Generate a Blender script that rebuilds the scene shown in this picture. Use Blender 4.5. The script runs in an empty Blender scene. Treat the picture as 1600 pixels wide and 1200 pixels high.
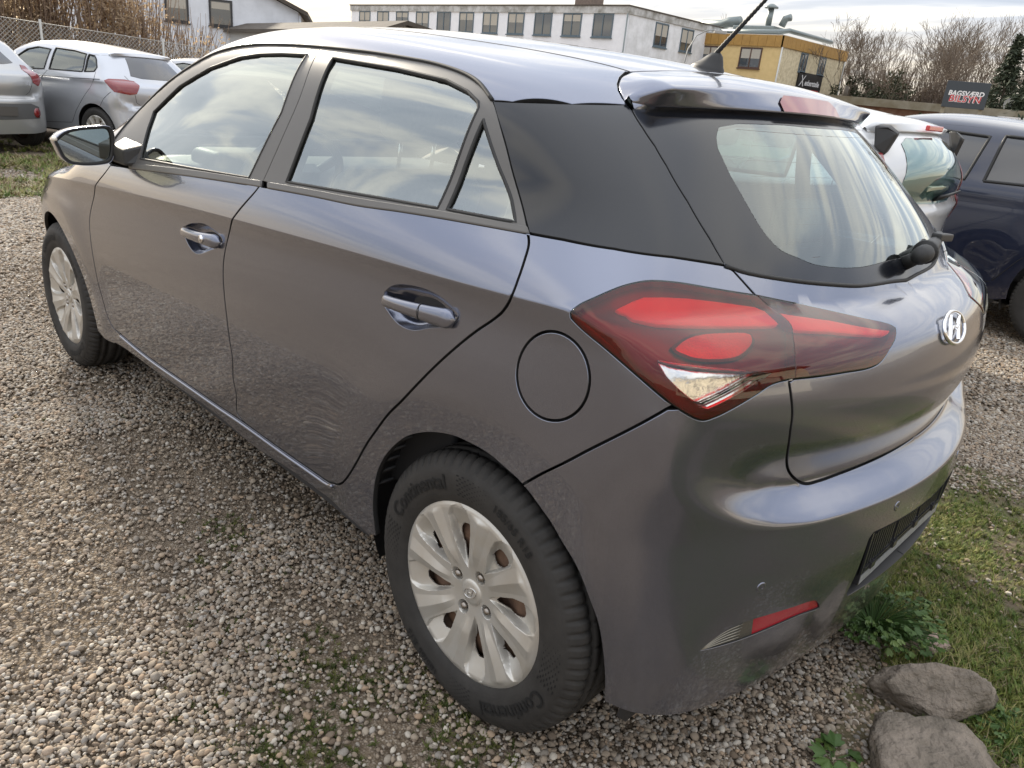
import bpy, bmesh, math, random
import numpy as np
from mathutils import Vector, Matrix, geometry
random.seed(7); RNG = np.random.default_rng(7)
SC = bpy.context.scene
COL = SC.collection
R_ = math.radians
# ------------------------------------------------------------------ camera
CAM_POS = Vector((0.93766, -1.77833, 1.30234))
CR = ((0.70378629, 0.70427034, 0.09321025), (0.31862249, -0.19565282, -0.9274695), (-0.63495241, 0.6824392, -0.36209414))
cam = bpy.data.cameras.new('camera'); cam_o = bpy.data.objects.new('camera', cam); COL.objects.link(cam_o)
m = Matrix(((CR[0][0], -CR[1][0], -CR[2][0]), (CR[0][1], -CR[1][1], -CR[2][1]), (CR[0][2], -CR[1][2], -CR[2][2])))
cam_o.matrix_world = Matrix.Translation(CAM_POS) @ m.to_4x4()
cam.sensor_width = 36.0; cam.lens = 36.0*1183.4/1600.0; cam.clip_start = 0.05; cam.clip_end = 3000
SC.camera = cam_o
# ------------------------------------------------------------------ sky and sun
SUN_EL, SUN_AZ = R_(23), R_(168)          # azimuth measured from +X counter-clockwise: low veiled sun beyond the car, to the left
world = bpy.data.worlds.new('World'); SC.world = world; world.use_nodes = True
def build_world():
    nt = world.node_tree; N = nt.nodes; L = nt.links; N.clear()
    out = N.new('ShaderNodeOutputWorld'); bg = N.new('ShaderNodeBackground'); bg.inputs['Strength'].default_value = 0.11
    sky = N.new('ShaderNodeTexSky'); sky.sky_type = 'NISHITA'; sky.sun_disc = False
    sky.sun_elevation = SUN_EL; sky.sun_rotation = R_(90) - SUN_AZ; sky.dust_density = 2.0; sky.air_density = 1.0; sky.altitude = 0
    tc = N.new('ShaderNodeTexCoord'); sep = N.new('ShaderNodeSeparateXYZ'); L.new(tc.outputs['Generated'], sep.inputs[0])
    def math_(op, a, b=None, c=None):
        n = N.new('ShaderNodeMath'); n.operation = op
        for i, v in enumerate((a, b, c)):
            if v is None: continue
            if isinstance(v, (int, float)): n.inputs[i].default_value = v
            else: L.new(v, n.inputs[i])
        return n.outputs[0]
    zc = math_('MAXIMUM', sep.outputs['Z'], 0.0)
    den = math_('ADD', zc, 0.10)
    px = math_('DIVIDE', sep.outputs['X'], den); py = math_('DIVIDE', sep.outputs['Y'], den)
    comb = N.new('ShaderNodeCombineXYZ'); L.new(px, comb.inputs[0]); L.new(py, comb.inputs[1])
    mp = N.new('ShaderNodeMapping'); mp.inputs['Rotation'].default_value = (0, 0, R_(38)); mp.inputs['Scale'].default_value = (0.55, 1.5, 1); L.new(comb.outputs[0], mp.inputs[0])
    nz = N.new('ShaderNodeTexNoise'); nz.inputs['Scale'].default_value = 1.5; nz.inputs['Detail'].default_value = 5; nz.inputs['Roughness'].default_value = 0.52; nz.inputs['Distortion'].default_value = 0.5
    L.new(mp.outputs[0], nz.inputs['Vector'])
    r1 = N.new('ShaderNodeValToRGB'); L.new(nz.outputs['Fac'], r1.inputs[0])
    e = r1.color_ramp.elements                                   # thin bright gaps between heavier grey-violet cloud
    e[0].position = 0.36; e[0].color = (9.6, 9.3, 8.7, 1)
    e[1].position = 0.64; e[1].color = (4.5, 4.9, 5.7, 1)
    x = e.new(0.46); x.color = (7.7, 7.6, 7.5, 1)
    x = e.new(0.53); x.color = (5.5, 5.8, 6.5, 1)
    # an overcast deck is brighter overhead than low down
    ov = N.new('ShaderNodeMapRange'); ov.inputs['From Max'].default_value = 1.0; ov.inputs['To Min'].default_value = .50; ov.inputs['To Max'].default_value = 1.3; L.new(zc, ov.inputs['Value'])
    vm = N.new('ShaderNodeVectorMath'); vm.operation = 'SCALE'; L.new(ov.outputs[0], vm.inputs['Scale'])
    cz = N.new('ShaderNodeMapRange'); cz.inputs['From Min'].default_value = .60; cz.inputs['From Max'].default_value = .92; cz.inputs['To Max'].default_value = .96; L.new(zc, cz.inputs['Value'])
    calm = N.new('ShaderNodeMix'); calm.data_type = 'RGBA'; L.new(cz.outputs[0], calm.inputs['Factor']); L.new(r1.outputs[0], calm.inputs[6]); calm.inputs[7].default_value = (6.2, 6.4, 6.8, 1)
    L.new(calm.outputs[2], vm.inputs[0])
    # near the horizon the cloud deck thins out to a creamy band
    mr = N.new('ShaderNodeMapRange'); mr.inputs['From Min'].default_value = 0.01; mr.inputs['From Max'].default_value = 0.13; mr.inputs['To Min'].default_value = 0.95; mr.inputs['To Max'].default_value = 0.0
    L.new(zc, mr.inputs['Value'])
    nz2 = N.new('ShaderNodeTexNoise'); nz2.inputs['Scale'].default_value = 2.2; nz2.inputs['Detail'].default_value = 5
    L.new(mp.outputs[0], nz2.inputs['Vector'])
    hf = math_('MULTIPLY', mr.outputs[0], math_('MULTIPLY_ADD', nz2.outputs['Fac'], 1.5, 0.1))
    hf = math_('MINIMUM', hf, 1.0)
    mixh = N.new('ShaderNodeMix'); mixh.data_type = 'RGBA'; L.new(hf, mixh.inputs['Factor']); L.new(vm.outputs[0], mixh.inputs[6]); mixh.inputs[7].default_value = (5.1, 4.3, 3.2, 1)
    mix = N.new('ShaderNodeMix'); mix.data_type = 'RGBA'; mix.inputs['Factor'].default_value = 0.90
    L.new(sky.outputs[0], mix.inputs[6]); L.new(mixh.outputs[2], mix.inputs[7])
    L.new(mix.outputs[2], bg.inputs['Color']); L.new(bg.outputs[0], out.inputs['Surface'])
build_world()
sun = bpy.data.lights.new('sun', 'SUN'); sun.energy = 3.2; sun.angle = R_(6); sun.color = (1.0, 0.90, 0.74)
sun_o = bpy.data.objects.new('sun', sun); COL.objects.link(sun_o)
sd = Vector((math.cos(SUN_EL)*math.cos(SUN_AZ), math.cos(SUN_EL)*math.sin(SUN_AZ), math.sin(SUN_EL)))
sun_o.rotation_euler = sd.to_track_quat('Z', 'Y').to_euler()
SC.view_settings.view_transform = 'Standard'; SC.view_settings.look = 'None'; SC.view_settings.gamma = 1.0; SC.view_settings.exposure = 1.12
SC.view_settings.use_curve_mapping = False
SC.render.engine = 'CYCLES'; SC.cycles.max_bounces = 10; SC.cycles.transparent_max_bounces = 24; SC.cycles.glossy_bounces = 5; SC.cycles.transmission_bounces = 8
# ------------------------------------------------------------------ materials
MATS = {}
def pmat(name, col, rough=0.5, metal=0.0, coat=0.0, coat_rough=0.03, spec=0.5, noise=None, bump=None, ior=None):
    """Principled material; noise=(scale, amount[, second colour]) varies the colour, bump=(scale, strength, distance)."""
    if name in MATS: return MATS[name]
    m = bpy.data.materials.new(name); m.use_nodes = True; nt = m.node_tree; b = nt.nodes['Principled BSDF']
    b.inputs['Base Color'].default_value = (*col, 1); b.inputs['Roughness'].default_value = rough; b.inputs['Metallic'].default_value = metal
    b.inputs['Coat Weight'].default_value = coat; b.inputs['Coat Roughness'].default_value = coat_rough; b.inputs['Specular IOR Level'].default_value = spec
    tc = None
    if noise or bump: tc = nt.nodes.new('ShaderNodeTexCoord')
    if noise:
        n = nt.nodes.new('ShaderNodeTexNoise'); n.inputs['Scale'].default_value = noise[0]; n.inputs['Detail'].default_value = 6; n.inputs['Roughness'].default_value = 0.62
        nt.links.new(tc.outputs['Object'], n.inputs['Vector'])
        mx = nt.nodes.new('ShaderNodeMix'); mx.data_type = 'RGBA'
        c2 = noise[2] if len(noise) > 2 else tuple(c*0.55 for c in col)
        mx.inputs[6].default_value = (*col, 1); mx.inputs[7].default_value = (*c2, 1)
        mr = nt.nodes.new('ShaderNodeMapRange'); mr.inputs['From Min'].default_value = 0.38; mr.inputs['From Max'].default_value = 0.68; mr.inputs['To Max'].default_value = noise[1]
        nt.links.new(n.outputs['Fac'], mr.inputs['Value']); nt.links.new(mr.outputs[0], mx.inputs['Factor']); nt.links.new(mx.outputs[2], b.inputs['Base Color'])
    if bump:
        n2 = nt.nodes.new('ShaderNodeTexNoise'); n2.inputs['Scale'].default_value = bump[0]; n2.inputs['Detail'].default_value = 4; nt.links.new(tc.outputs['Object'], n2.inputs['Vector'])
        bp = nt.nodes.new('ShaderNodeBump'); bp.inputs['Strength'].default_value = bump[1]; bp.inputs['Distance'].default_value = bump[2]
        nt.links.new(n2.outputs['Fac'], bp.inputs['Height']); nt.links.new(bp.outputs[0], b.inputs['Normal'])
    MATS[name] = m; return m
def glassmat(name, tint, ior=1.5, rough=0.0, extra=0.0):
    """thin pane: Fresnel mix of a tinted see-through sheet and a mirror-like surface"""
    if name in MATS: return MATS[name]
    m = bpy.data.materials.new(name); m.use_nodes = True; nt = m.node_tree; nt.nodes.remove(nt.nodes['Principled BSDF'])
    out = nt.nodes['Material Output']; t = nt.nodes.new('ShaderNodeBsdfTransparent'); t.inputs[0].default_value = (*tint, 1)
    g = nt.nodes.new('ShaderNodeBsdfGlossy'); g.inputs['Roughness'].default_value = rough; g.inputs[0].default_value = (.95, 1, .97, 1)
    f = nt.nodes.new('ShaderNodeFresnel'); f.inputs[0].default_value = ior
    mx = nt.nodes.new('ShaderNodeMixShader')
    ad = nt.nodes.new('ShaderNodeMath'); ad.operation = 'MULTIPLY_ADD'; ad.inputs[1].default_value = 1.75; ad.inputs[2].default_value = extra; ad.use_clamp = True   # two faces of the pane reflect
    nt.links.new(f.outputs[0], ad.inputs[0]); nt.links.new(ad.outputs[0], mx.inputs[0])
    nt.links.new(t.outputs[0], mx.inputs[1]); nt.links.new(g.outputs[0], mx.inputs[2]); nt.links.new(mx.outputs[0], out.inputs['Surface'])
    MATS[name] = m; return m
# ------------------------------------------------------------------ objects
def empty(name, loc=(0, 0, 0), rz=0.0):
    o = bpy.data.objects.new(name, None); COL.objects.link(o); o.location = loc; o.rotation_euler = (0, 0, rz); o.empty_display_size = 0.1
    return o
def tag(o, label=None, cat=None, group=None, kind=None):
    if label: o['label'] = label
    if cat: o['category'] = cat
    if group: o['group'] = group
    if kind: o['kind'] = kind
    return o
def link(name, me, mat, parent=None):
    o = bpy.data.objects.new(name, me); COL.objects.link(o)
    if mat is not None:
        for q in (mat if isinstance(mat, (list, tuple)) else [mat]): me.materials.append(q)
    if parent: o.parent = parent
    return o
class MB:
    """collects shapes, then becomes ONE mesh object"""
    def __init__(s): s.v = []; s.f = []; s.sm = []; s.mi = []
    def add(s, vs, fs, smooth=False, mi=0):
        b = len(s.v); s.v.extend([tuple(map(float, v)) for v in vs]); s.f.extend([tuple(i+b for i in f) for f in fs]); s.sm.extend([smooth]*len(fs)); s.mi.extend([mi]*len(fs)); return s
    def box(s, a, b, M=None, mi=0):
        x0, y0, z0 = a; x1, y1, z1 = b
        vs = [Vector(p) for p in ((x0,y0,z0),(x1,y0,z0),(x1,y1,z0),(x0,y1,z0),(x0,y0,z1),(x1,y0,z1),(x1,y1,z1),(x0,y1,z1))]
        if M is not None: vs = [M @ v for v in vs]
        return s.add(vs, [(0,3,2,1),(4,5,6,7),(0,1,5,4),(1,2,6,5),(2,3,7,6),(3,0,4,7)], False, mi)
    def tube(s, pts, r, n=8, cap=True, mi=0):
        pts = [Vector(p) for p in pts]; k = len(pts); rs = list(r) if isinstance(r, (list, tuple)) else [r]*k
        vs = []; up = Vector((0, 0, 1)); prev = None
        for i, p in enumerate(pts):
            d = (pts[min(i+1, k-1)] - pts[max(i-1, 0)]).normalized()
            a = prev if prev is not None else (up if abs(d.z) < 0.9 else Vector((1, 0, 0)))
            u = (a - d*a.dot(d)); u = u.normalized() if u.length > 1e-6 else d.orthogonal().normalized(); prev = u; w = d.cross(u)
            for j in range(n):
                t = 2*math.pi*j/n; vs.append(p + (u*math.cos(t) + w*math.sin(t))*rs[i])
        fs = [(i*n+j, i*n+(j+1) % n, (i+1)*n+(j+1) % n, (i+1)*n+j) for i in range(k-1) for j in range(n)]
        if cap: fs += [tuple(range(n-1, -1, -1)), tuple((k-1)*n+j for j in range(n))]
        return s.add(vs, fs, True, mi)
    def lathe(s, prof, n=48, axis='Y', c=(0, 0, 0), closed=False, mi=0):
        """prof: (radius, offset along axis)"""
        vs = []; k = len(prof)
        for i in range(n):
            t = 2*math.pi*i/n; ca, sa = math.cos(t), math.sin(t)
            for r, h in prof:
                p = {'Y': (r*ca, h, r*sa), 'Z': (r*ca, r*sa, h), 'X': (h, r*ca, r*sa)}[axis]
                vs.append((p[0]+c[0], p[1]+c[1], p[2]+c[2]))
        fs = [(i*k+j, i*k+j+1, ((i+1) % n)*k+j+1, ((i+1) % n)*k+j) for i in range(n) for j in range(k-1)]
        return s.add(vs, fs, True, mi)
    def prism(s, poly, z0, z1, M=None, mi=0):
        """poly (x, y) extruded in z"""
        n = len(poly); vs = [Vector((x, y, z0)) for x, y in poly] + [Vector((x, y, z1)) for x, y in poly]
        if M is not None: vs = [M @ v for v in vs]
        return s.add(vs, [tuple(range(n-1, -1, -1)), tuple(range(n, 2*n))] + [(i, (i+1) % n, n+(i+1) % n, n+i) for i in range(n)], False, mi)
    def build(s, name, mat, parent=None, bevel=0.0, recalc=True):
        me = bpy.data.meshes.new(name); me.from_pydata(s.v, [], s.f)
        me.polygons.foreach_set('use_smooth', s.sm); me.polygons.foreach_set('material_index', s.mi)
        if recalc or bevel:
            bm = bmesh.new(); bm.from_mesh(me)
            if recalc: bmesh.ops.recalc_face_normals(bm, faces=bm.faces)
            if bevel:
                bmesh.ops.bevel(bm, geom=[e for e in bm.edges if e.calc_face_angle(0) > 0.5], offset=bevel, segments=2, affect='EDGES', profile=0.6)
            bm.to_mesh(me); bm.free()
        me.update()
        return link(name, me, mat, parent)
def clone(o, parent=None, loc=None, rz=None):
    c = o.copy(); COL.objects.link(c)
    if parent is not None: c.parent = parent
    if loc is not None: c.location = loc
    if rz is not None: c.rotation_euler = (0, 0, rz)
    for ch in [x for x in bpy.data.objects if x.parent == o]: clone(ch, c)
    return c
# ------------------------------------------------------------------ ground
def gz(x, y):
    """the yard falls a little towards the far row of cars"""
    t = np.clip((-np.asarray(x, float)-4)/6, 0, 1); return -.11*t*t*(3-2*t)
def ground_material():
    m = bpy.data.materials.new('gravel_yard'); m.use_nodes = True; nt = m.node_tree; N, L = nt.nodes, nt.links; b = N['Principled BSDF']; b.inputs['Roughness'].default_value = .95; b.inputs['Specular IOR Level'].default_value = .2
    tc = N.new('ShaderNodeTexCoord'); co = tc.outputs['Object']
    def noise(sc, det=5, ro=.6):
        n = N.new('ShaderNodeTexNoise'); n.inputs['Scale'].default_value = sc; n.inputs['Detail'].default_value = det; n.inputs['Roughness'].default_value = ro; L.new(co, n.inputs['Vector']); return n.outputs['Fac']
    def ramp(v, st):
        r = N.new('ShaderNodeValToRGB'); L.new(v, r.inputs[0]); e = r.color_ramp.elements; e[0].position, e[0].color = st[0][0], (*st[0][1], 1); e[1].position, e[1].color = st[-1][0], (*st[-1][1], 1)
        for p, c in st[1:-1]: x = e.new(p); x.color = (*c, 1)
        return r.outputs[0]
    def mix(f, a, b_):
        n = N.new('ShaderNodeMix'); n.data_type = 'RGBA'
        (L.new(f, n.inputs['Factor']) if not isinstance(f, float) else setattr(n.inputs['Factor'], 'default_value', f)); L.new(a, n.inputs[6]); L.new(b_, n.inputs[7]); return n.outputs[2]
    vor = N.new('ShaderNodeTexVoronoi'); vor.inputs['Scale'].default_value = 170; L.new(co, vor.inputs['Vector'])
    sx = N.new('ShaderNodeSeparateColor'); L.new(vor.outputs['Color'], sx.inputs[0])
    stones = ramp(sx.outputs[0], [(.0, (.13, .10, .075)), (.35, (.235, .19, .145)), (.7, (.31, .26, .205)), (1.0, (.42, .37, .31))])
    soil = ramp(noise(26, 8, .7), [(.3, (.095, .070, .048)), (.55, (.165, .128, .09)), (.8, (.24, .195, .145))])
    # stones show fully in the distance, between the loose pebbles near the camera the fine soil shows
    sep = N.new('ShaderNodeSeparateXYZ'); L.new(co, sep.inputs[0])
    fz = N.new('ShaderNodeMapRange'); fz.inputs['From Min'].default_value = .30; fz.inputs['From Max'].default_value = .62; L.new(vor.outputs['Distance'], fz.inputs['Value']); fz.inputs['From Min'].default_value = .35; fz.inputs['From Max'].default_value = .60
    gap = mix(fz.outputs[0], stones, soil)
    big = N.new('ShaderNodeMapRange'); L.new(noise(.9, 4), big.inputs['Value']); big.inputs['From Min'].default_value = .35; big.inputs['From Max'].default_value = .7; big.inputs['To Max'].default_value = .7
    base = mix(big.outputs[0], gap, soil)
    L.new(base, b.inputs['Base Color'])
    bp = N.new('ShaderNodeBump'); bp.inputs['Strength'].default_value = .9; bp.inputs['Distance'].default_value = .005; bp.invert = True; L.new(vor.outputs['Distance'], bp.inputs['Height']); L.new(bp.outputs[0], b.inputs['Normal'])
    return m
def build_ground():
    xs = np.concatenate([[-900, -400, -200, -100, -60, -40, -25, -16], np.arange(-12, 6.01, .25), [8, 12, 20, 40, 100, 300, 900]]); ys = np.concatenate([[-900, -300, -100, -40, -20, -10, -6], np.arange(-4, 8.01, .25), [10, 14, 20, 30, 50, 90, 200, 900]])
    X, Y = np.meshgrid(xs, ys, indexing='ij'); Z = gz(X, Y); near = (np.abs(X) < 13) & (np.abs(Y) < 9); Z = Z+np.where(near, .006*np.sin(X*2.3+Y)*np.sin(Y*1.9-X*.7), 0)-.012
    n = len(ys); mb = MB(); mb.add(np.stack([X, Y, Z], -1).reshape(-1, 3), [(i*n+j, (i+1)*n+j, (i+1)*n+j+1, i*n+j+1) for i in range(len(xs)-1) for j in range(n-1)], True)
    return tag(mb.build('ground', ground_material(), recalc=False), kind='structure')
ground = build_ground()
# ---- the verge behind the car: damp soil under thin grass
def build_verge():
    r = np.random.default_rng(3); c = np.array([1.55, .85]); out = []
    pts = [(.66, -.42), (.60, -.15), (.52, .10), (.44, .34), (.26, .55), (.18, .9), (.22, 1.3), (.28, 1.62), (.5, 1.85), (1.0, 2.05), (1.8, 2.3), (3.2, 2.6), (4.5, 2.6), (4.5, -1.8), (2.4, -1.4), (1.2, -.75)]
    P = np.array(pts); Q = []
    for a, b in zip(P, np.roll(P, -1, 0)):
        n = max(2, int(np.linalg.norm(b-a)/.05))
        for i in range(n): Q.append(a+(b-a)*i/n+r.normal(size=2)*.012)
    V = [(x, y, -.0075) for x, y in Q]; mb = MB(); mb.add(V, [tuple(range(len(V)))])
    m = pmat('damp_soil', (.115, .085, .055), rough=.95, noise=(3.2, 1.0, (.085, .095, .028)), bump=(45, 1.0, .02)); o = mb.build('verge', m, recalc=False); return tag(o, kind='structure')
build_verge()
# ---- scatter helper: points with attributes, geometry nodes put one of a few prototypes on each
def in_view(P, m=.30):
    d = P-np.array(CAM_POS[:]); q = d@np.array(CR).T; u = q[:, 0]/q[:, 2]*1183.4/800; v = q[:, 1]/q[:, 2]*1183.4/600
    return (q[:, 2] > .2) & (np.abs(u) < 1+m) & (np.abs(v) < 1+m*1.3)
def scatter(name, P, scl, rot, protos, idx=None):
    me = bpy.data.meshes.new(name); me.from_pydata(P.tolist(), [], [])
    a = me.attributes.new('scl', 'FLOAT_VECTOR', 'POINT'); a.data.foreach_set('vector', scl.astype(np.float32).ravel())
    a = me.attributes.new('rot', 'FLOAT_VECTOR', 'POINT'); a.data.foreach_set('vector', rot.astype(np.float32).ravel())
    o = link(name, me, None); c = bpy.data.collections.new(name+'_shapes')
    for p in protos: c.objects.link(p)
    ng = bpy.data.node_groups.new(name, 'GeometryNodeTree'); ng.interface.new_socket('Geometry', in_out='INPUT', socket_type='NodeSocketGeometry'); ng.interface.new_socket('Geometry', in_out='OUTPUT', socket_type='NodeSocketGeometry')
    N, L = ng.nodes, ng.links; gi = N.new('NodeGroupInput'); go = N.new('NodeGroupOutput'); ip = N.new('GeometryNodeInstanceOnPoints'); ci = N.new('GeometryNodeCollectionInfo')
    ci.inputs['Collection'].default_value = c; ci.inputs['Separate Children'].default_value = True; ci.inputs['Reset Children'].default_value = True
    def attr(nm):
        n = N.new('GeometryNodeInputNamedAttribute'); n.data_type = 'FLOAT_VECTOR'; n.inputs['Name'].default_value = nm; return n.outputs['Attribute']
    ip.inputs['Pick Instance'].default_value = True
    L.new(gi.outputs[0], ip.inputs['Points']); L.new(ci.outputs[0], ip.inputs['Instance']); L.new(attr('scl'), ip.inputs['Scale']); L.new(attr('rot'), ip.inputs['Rotation']); L.new(ip.outputs[0], go.inputs[0])
    md = o.modifiers.new('scatter', 'NODES'); md.node_group = ng
    return o
def proto(name, V, f, mat, smooth=True):
    me = bpy.data.meshes.new(name); me.from_pydata([tuple(v) for v in V], [], f); me.polygons.foreach_set('use_smooth', [smooth]*len(f)); me.materials.append(mat); return bpy.data.objects.new(name, me)
def ramp_random(name, stops, rough=.85, bump=None):
    m = bpy.data.materials.new(name); m.use_nodes = True; nt = m.node_tree; b = nt.nodes['Principled BSDF']; b.inputs['Roughness'].default_value = rough; b.inputs['Specular IOR Level'].default_value = .3
    oi = nt.nodes.new('ShaderNodeObjectInfo'); r = nt.nodes.new('ShaderNodeValToRGB'); nt.links.new(oi.outputs['Random'], r.inputs[0]); e = r.color_ramp.elements
    e[0].position, e[0].color = stops[0][0], (*stops[0][1], 1); e[1].position, e[1].color = stops[-1][0], (*stops[-1][1], 1)
    for p, c in stops[1:-1]: x = e.new(p); x.color = (*c, 1)
    out = r.outputs[0]
    if bump:
        tc = nt.nodes.new('ShaderNodeTexCoord'); n = nt.nodes.new('ShaderNodeTexNoise'); n.inputs['Scale'].default_value = bump[0]; n.inputs['Detail'].default_value = 5; nt.links.new(tc.outputs['Object'], n.inputs['Vector'])
        mx = nt.nodes.new('ShaderNodeMix'); mx.data_type = 'RGBA'; mx.blend_type = 'MULTIPLY'; mx.inputs['Factor'].default_value = .55; rr = nt.nodes.new('ShaderNodeValToRGB'); rr.color_ramp.elements[0].position = .3; rr.color_ramp.elements[0].color = (.45, .42, .38, 1); rr.color_ramp.elements[1].position = .65
        nt.links.new(n.outputs['Fac'], rr.inputs[0]); nt.links.new(out, mx.inputs[6]); nt.links.new(rr.outputs[0], mx.inputs[7]); out = mx.outputs[2]
    nt.links.new(out, b.inputs['Base Color']); MATS[name] = m; return m
M_pebble = ramp_random('pebble', [(0, (.14, .105, .075)), (.16, (.235, .19, .145)), (.34, (.33, .27, .205)), (.5, (.25, .23, .205)), (.62, (.40, .335, .255)), (.75, (.35, .255, .175)), (.86, (.37, .34, .305)), (1.0, (.56, .51, .43))], .8, (30, 1))
def pebble_protos():
    out = []
    for k in range(7):
        bm = bmesh.new(); bmesh.ops.create_icosphere(bm, subdivisions=2, radius=1.0); r = np.random.default_rng(50+k)
        ax = r.normal(size=(6, 3)); ax /= np.linalg.norm(ax, axis=1, keepdims=True); lim = r.uniform(.62, .92, 6)
        for v in bm.verts:
            p = np.array(v.co); 
            for a, l in zip(ax, lim):
                d = p@a
                if d > l: p = p-a*(d-l)*.85
            v.co = p*np.array([1.0, r.uniform(.7, .95), r.uniform(.50, .75)]) if False else p
        sc = np.array([1.0, r.uniform(.68, .95), r.uniform(.5, .75)])
        for v in bm.verts: v.co = np.array(v.co)*sc
        me = bpy.data.meshes.new('pebble'); bm.to_mesh(me); bm.free(); me.polygons.foreach_set('use_smooth', [True]*len(me.polygons)); me.materials.append(M_pebble); out.append(bpy.data.objects.new('pebble', me))
    return out
def vnoise(P, sc, seed=0):
    """cheap smooth value noise 0..1"""
    q = P[:, :2]*sc+seed*17.3; i = np.floor(q).astype(int); f = q-i; f = f*f*(3-2*f)
    def h(a, b): n = (a*374761393+b*668265263+seed*1274126177) & 0x7fffffff; n = ((n ^ (n >> 13))*1274126177) & 0x7fffffff; return ((n ^ (n >> 16)) & 0xffff)/65535.
    a, b = i[:, 0], i[:, 1]
    return (h(a, b)*(1-f[:, 0])+h(a+1, b)*f[:, 0])*(1-f[:, 1])+(h(a, b+1)*(1-f[:, 0])+h(a+1, b+1)*f[:, 0])*f[:, 1]
def grassness(P):
    """1 on the rough grass strip behind the car, 0 on the gravel"""
    x, y = P[:, 0], P[:, 1]; n = (vnoise(P, 2.2, 3)-.5)*.5+(vnoise(P, 7, 4)-.5)*.25
    e1 = (x-np.interp(y, [-.3, 0, .3, .6], [.68, .57, .45, .20])+n*.45)/.15; e2 = (1.75-y+.35*(x-.4)+n)/.25; e3 = (y+.10-.55*np.maximum(.75-x, 0)+n*.35)/.22
    return np.clip(np.minimum(np.minimum(e1, e2), e3), 0, 1)
def mossness(P):
    """dirt with moss in the lee of the car, patches further out"""
    x, y = P[:, 0], P[:, 1]; n = vnoise(P, 1.6, 8)*.6+vnoise(P, 5, 9)*.4
    d = np.exp(-(((x+.05)/.50)**2+((y+1.05)/.26)**2))+.55*np.exp(-(((x+.75)/.55)**2+((y+.93)/.10)**2))
    return np.clip((d+.22)*(n*2.4)-.42, 0, 1)
def bareness(P):
    """sandy worn places with few stones"""
    n = vnoise(P, 1.1, 21)*.65+vnoise(P, 3.3, 22)*.35; x, y = P[:, 0], P[:, 1]
    bias = .16*np.exp(-(((x+.9)/.9)**2+((y+1.45)/.35)**2))+.10*np.exp(-(((x-.0)/.6)**2+((y+1.3)/.3)**2))
    return np.clip((n+bias-.50)/.16, 0, 1)
def make_gravel():
    Ps, S = [], []
    for (n, x0, x1, y0, y1, s0, s1) in ((280000, -2.2, 2.0, -2.0, 2.6, .0034, .0074), (75000, -2.2, 2.0, -2.0, 2.6, .0065, .0122), (170000, -5.0, -1.8, -2.2, 2.2, .0056, .0110), (110000, -9.5, -4.6, -2.5, 3.5, .010, .016), (80000, -2.2, 2.6, 2.4, 5.6, .008, .014)):
        P = np.stack([RNG.uniform(x0, x1, n), RNG.uniform(y0, y1, n), np.zeros(n)], 1); P[:, 2] = gz(P[:, 0], P[:, 1])
        k = in_view(P, .30); P = P[k]; s = s0+(s1-s0)*RNG.random(len(P))**1.7
        g, mo, ba = grassness(P), mossness(P), bareness(P); keep = RNG.random(len(P)) > np.maximum.reduce([g*.97, mo*.78, ba*.66]); keep &= ~((P[:, 0] > -2.8) & (P[:, 0] < .1) & (np.abs(P[:, 1]) < .35))
        Ps.append(P[keep]); S.append(s[keep])
    P = np.vstack(Ps); s = np.concatenate(S); n = len(P); P[:, 2] += -.0045+s*RNG.uniform(-.25, .35, n)+.006*np.sin(P[:, 0]*2.3+P[:, 1])*np.sin(P[:, 1]*1.9-P[:, 0]*.7)
    rot = np.stack([RNG.normal(0, .30, n), RNG.normal(0, .30, n), RNG.uniform(0, 6.28, n)], 1)
    o = scatter('gravel', P, np.repeat(s[:, None], 3, 1)*np.stack([np.ones(n), RNG.uniform(.8, 1.1, n), RNG.uniform(.8, 1.1, n)], 1), rot, pebble_protos())
    return tag(o, 'loose rounded beige and grey gravel covering the yard', 'gravel', kind='stuff'), n
gravel, n_gravel = make_gravel()
# ---- grass and moss
M_grass = ramp_random('grass_blade', [(0, (.06, .10, .018)), (.45, (.12, .165, .03)), (.75, (.20, .215, .05)), (1.0, (.30, .26, .11))], .6)
M_moss = ramp_random('moss', [(0, (.035, .05, .012)), (.6, (.07, .085, .02)), (1.0, (.12, .115, .035))], .9)
M_straw = ramp_random('dead_stalk', [(0, (.14, .10, .06)), (.6, (.26, .20, .12)), (1.0, (.40, .33, .22))], .8)
def tuft(k, nb, h, spread, mat, w=.0016, droop=.5):
    r = np.random.default_rng(300+k); V, f = [], []
    for b in range(nb):
        a = r.uniform(0, 6.28); d = np.array([math.cos(a), math.sin(a)]); o = d*r.uniform(0, spread*.35); hh = h*r.uniform(.45, 1.1); ww = w*r.uniform(.7, 1.4); lean = spread*r.uniform(.3, 1.2); q = np.array([-d[1], d[0]]); b0 = len(V)
        for t in (0, .4, .75, 1.0):
            c = o+d*lean*t**1.7; z = hh*(t-droop*.35*t**3); wd = ww*(1-t**2*.95)
            V += [(*(c-q*wd), z), (*(c+q*wd), z)]
        f += [(b0+i*2, b0+i*2+1, b0+i*2+3, b0+i*2+2) for i in range(3)]
    return proto('tuft', V, f, mat)
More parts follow.
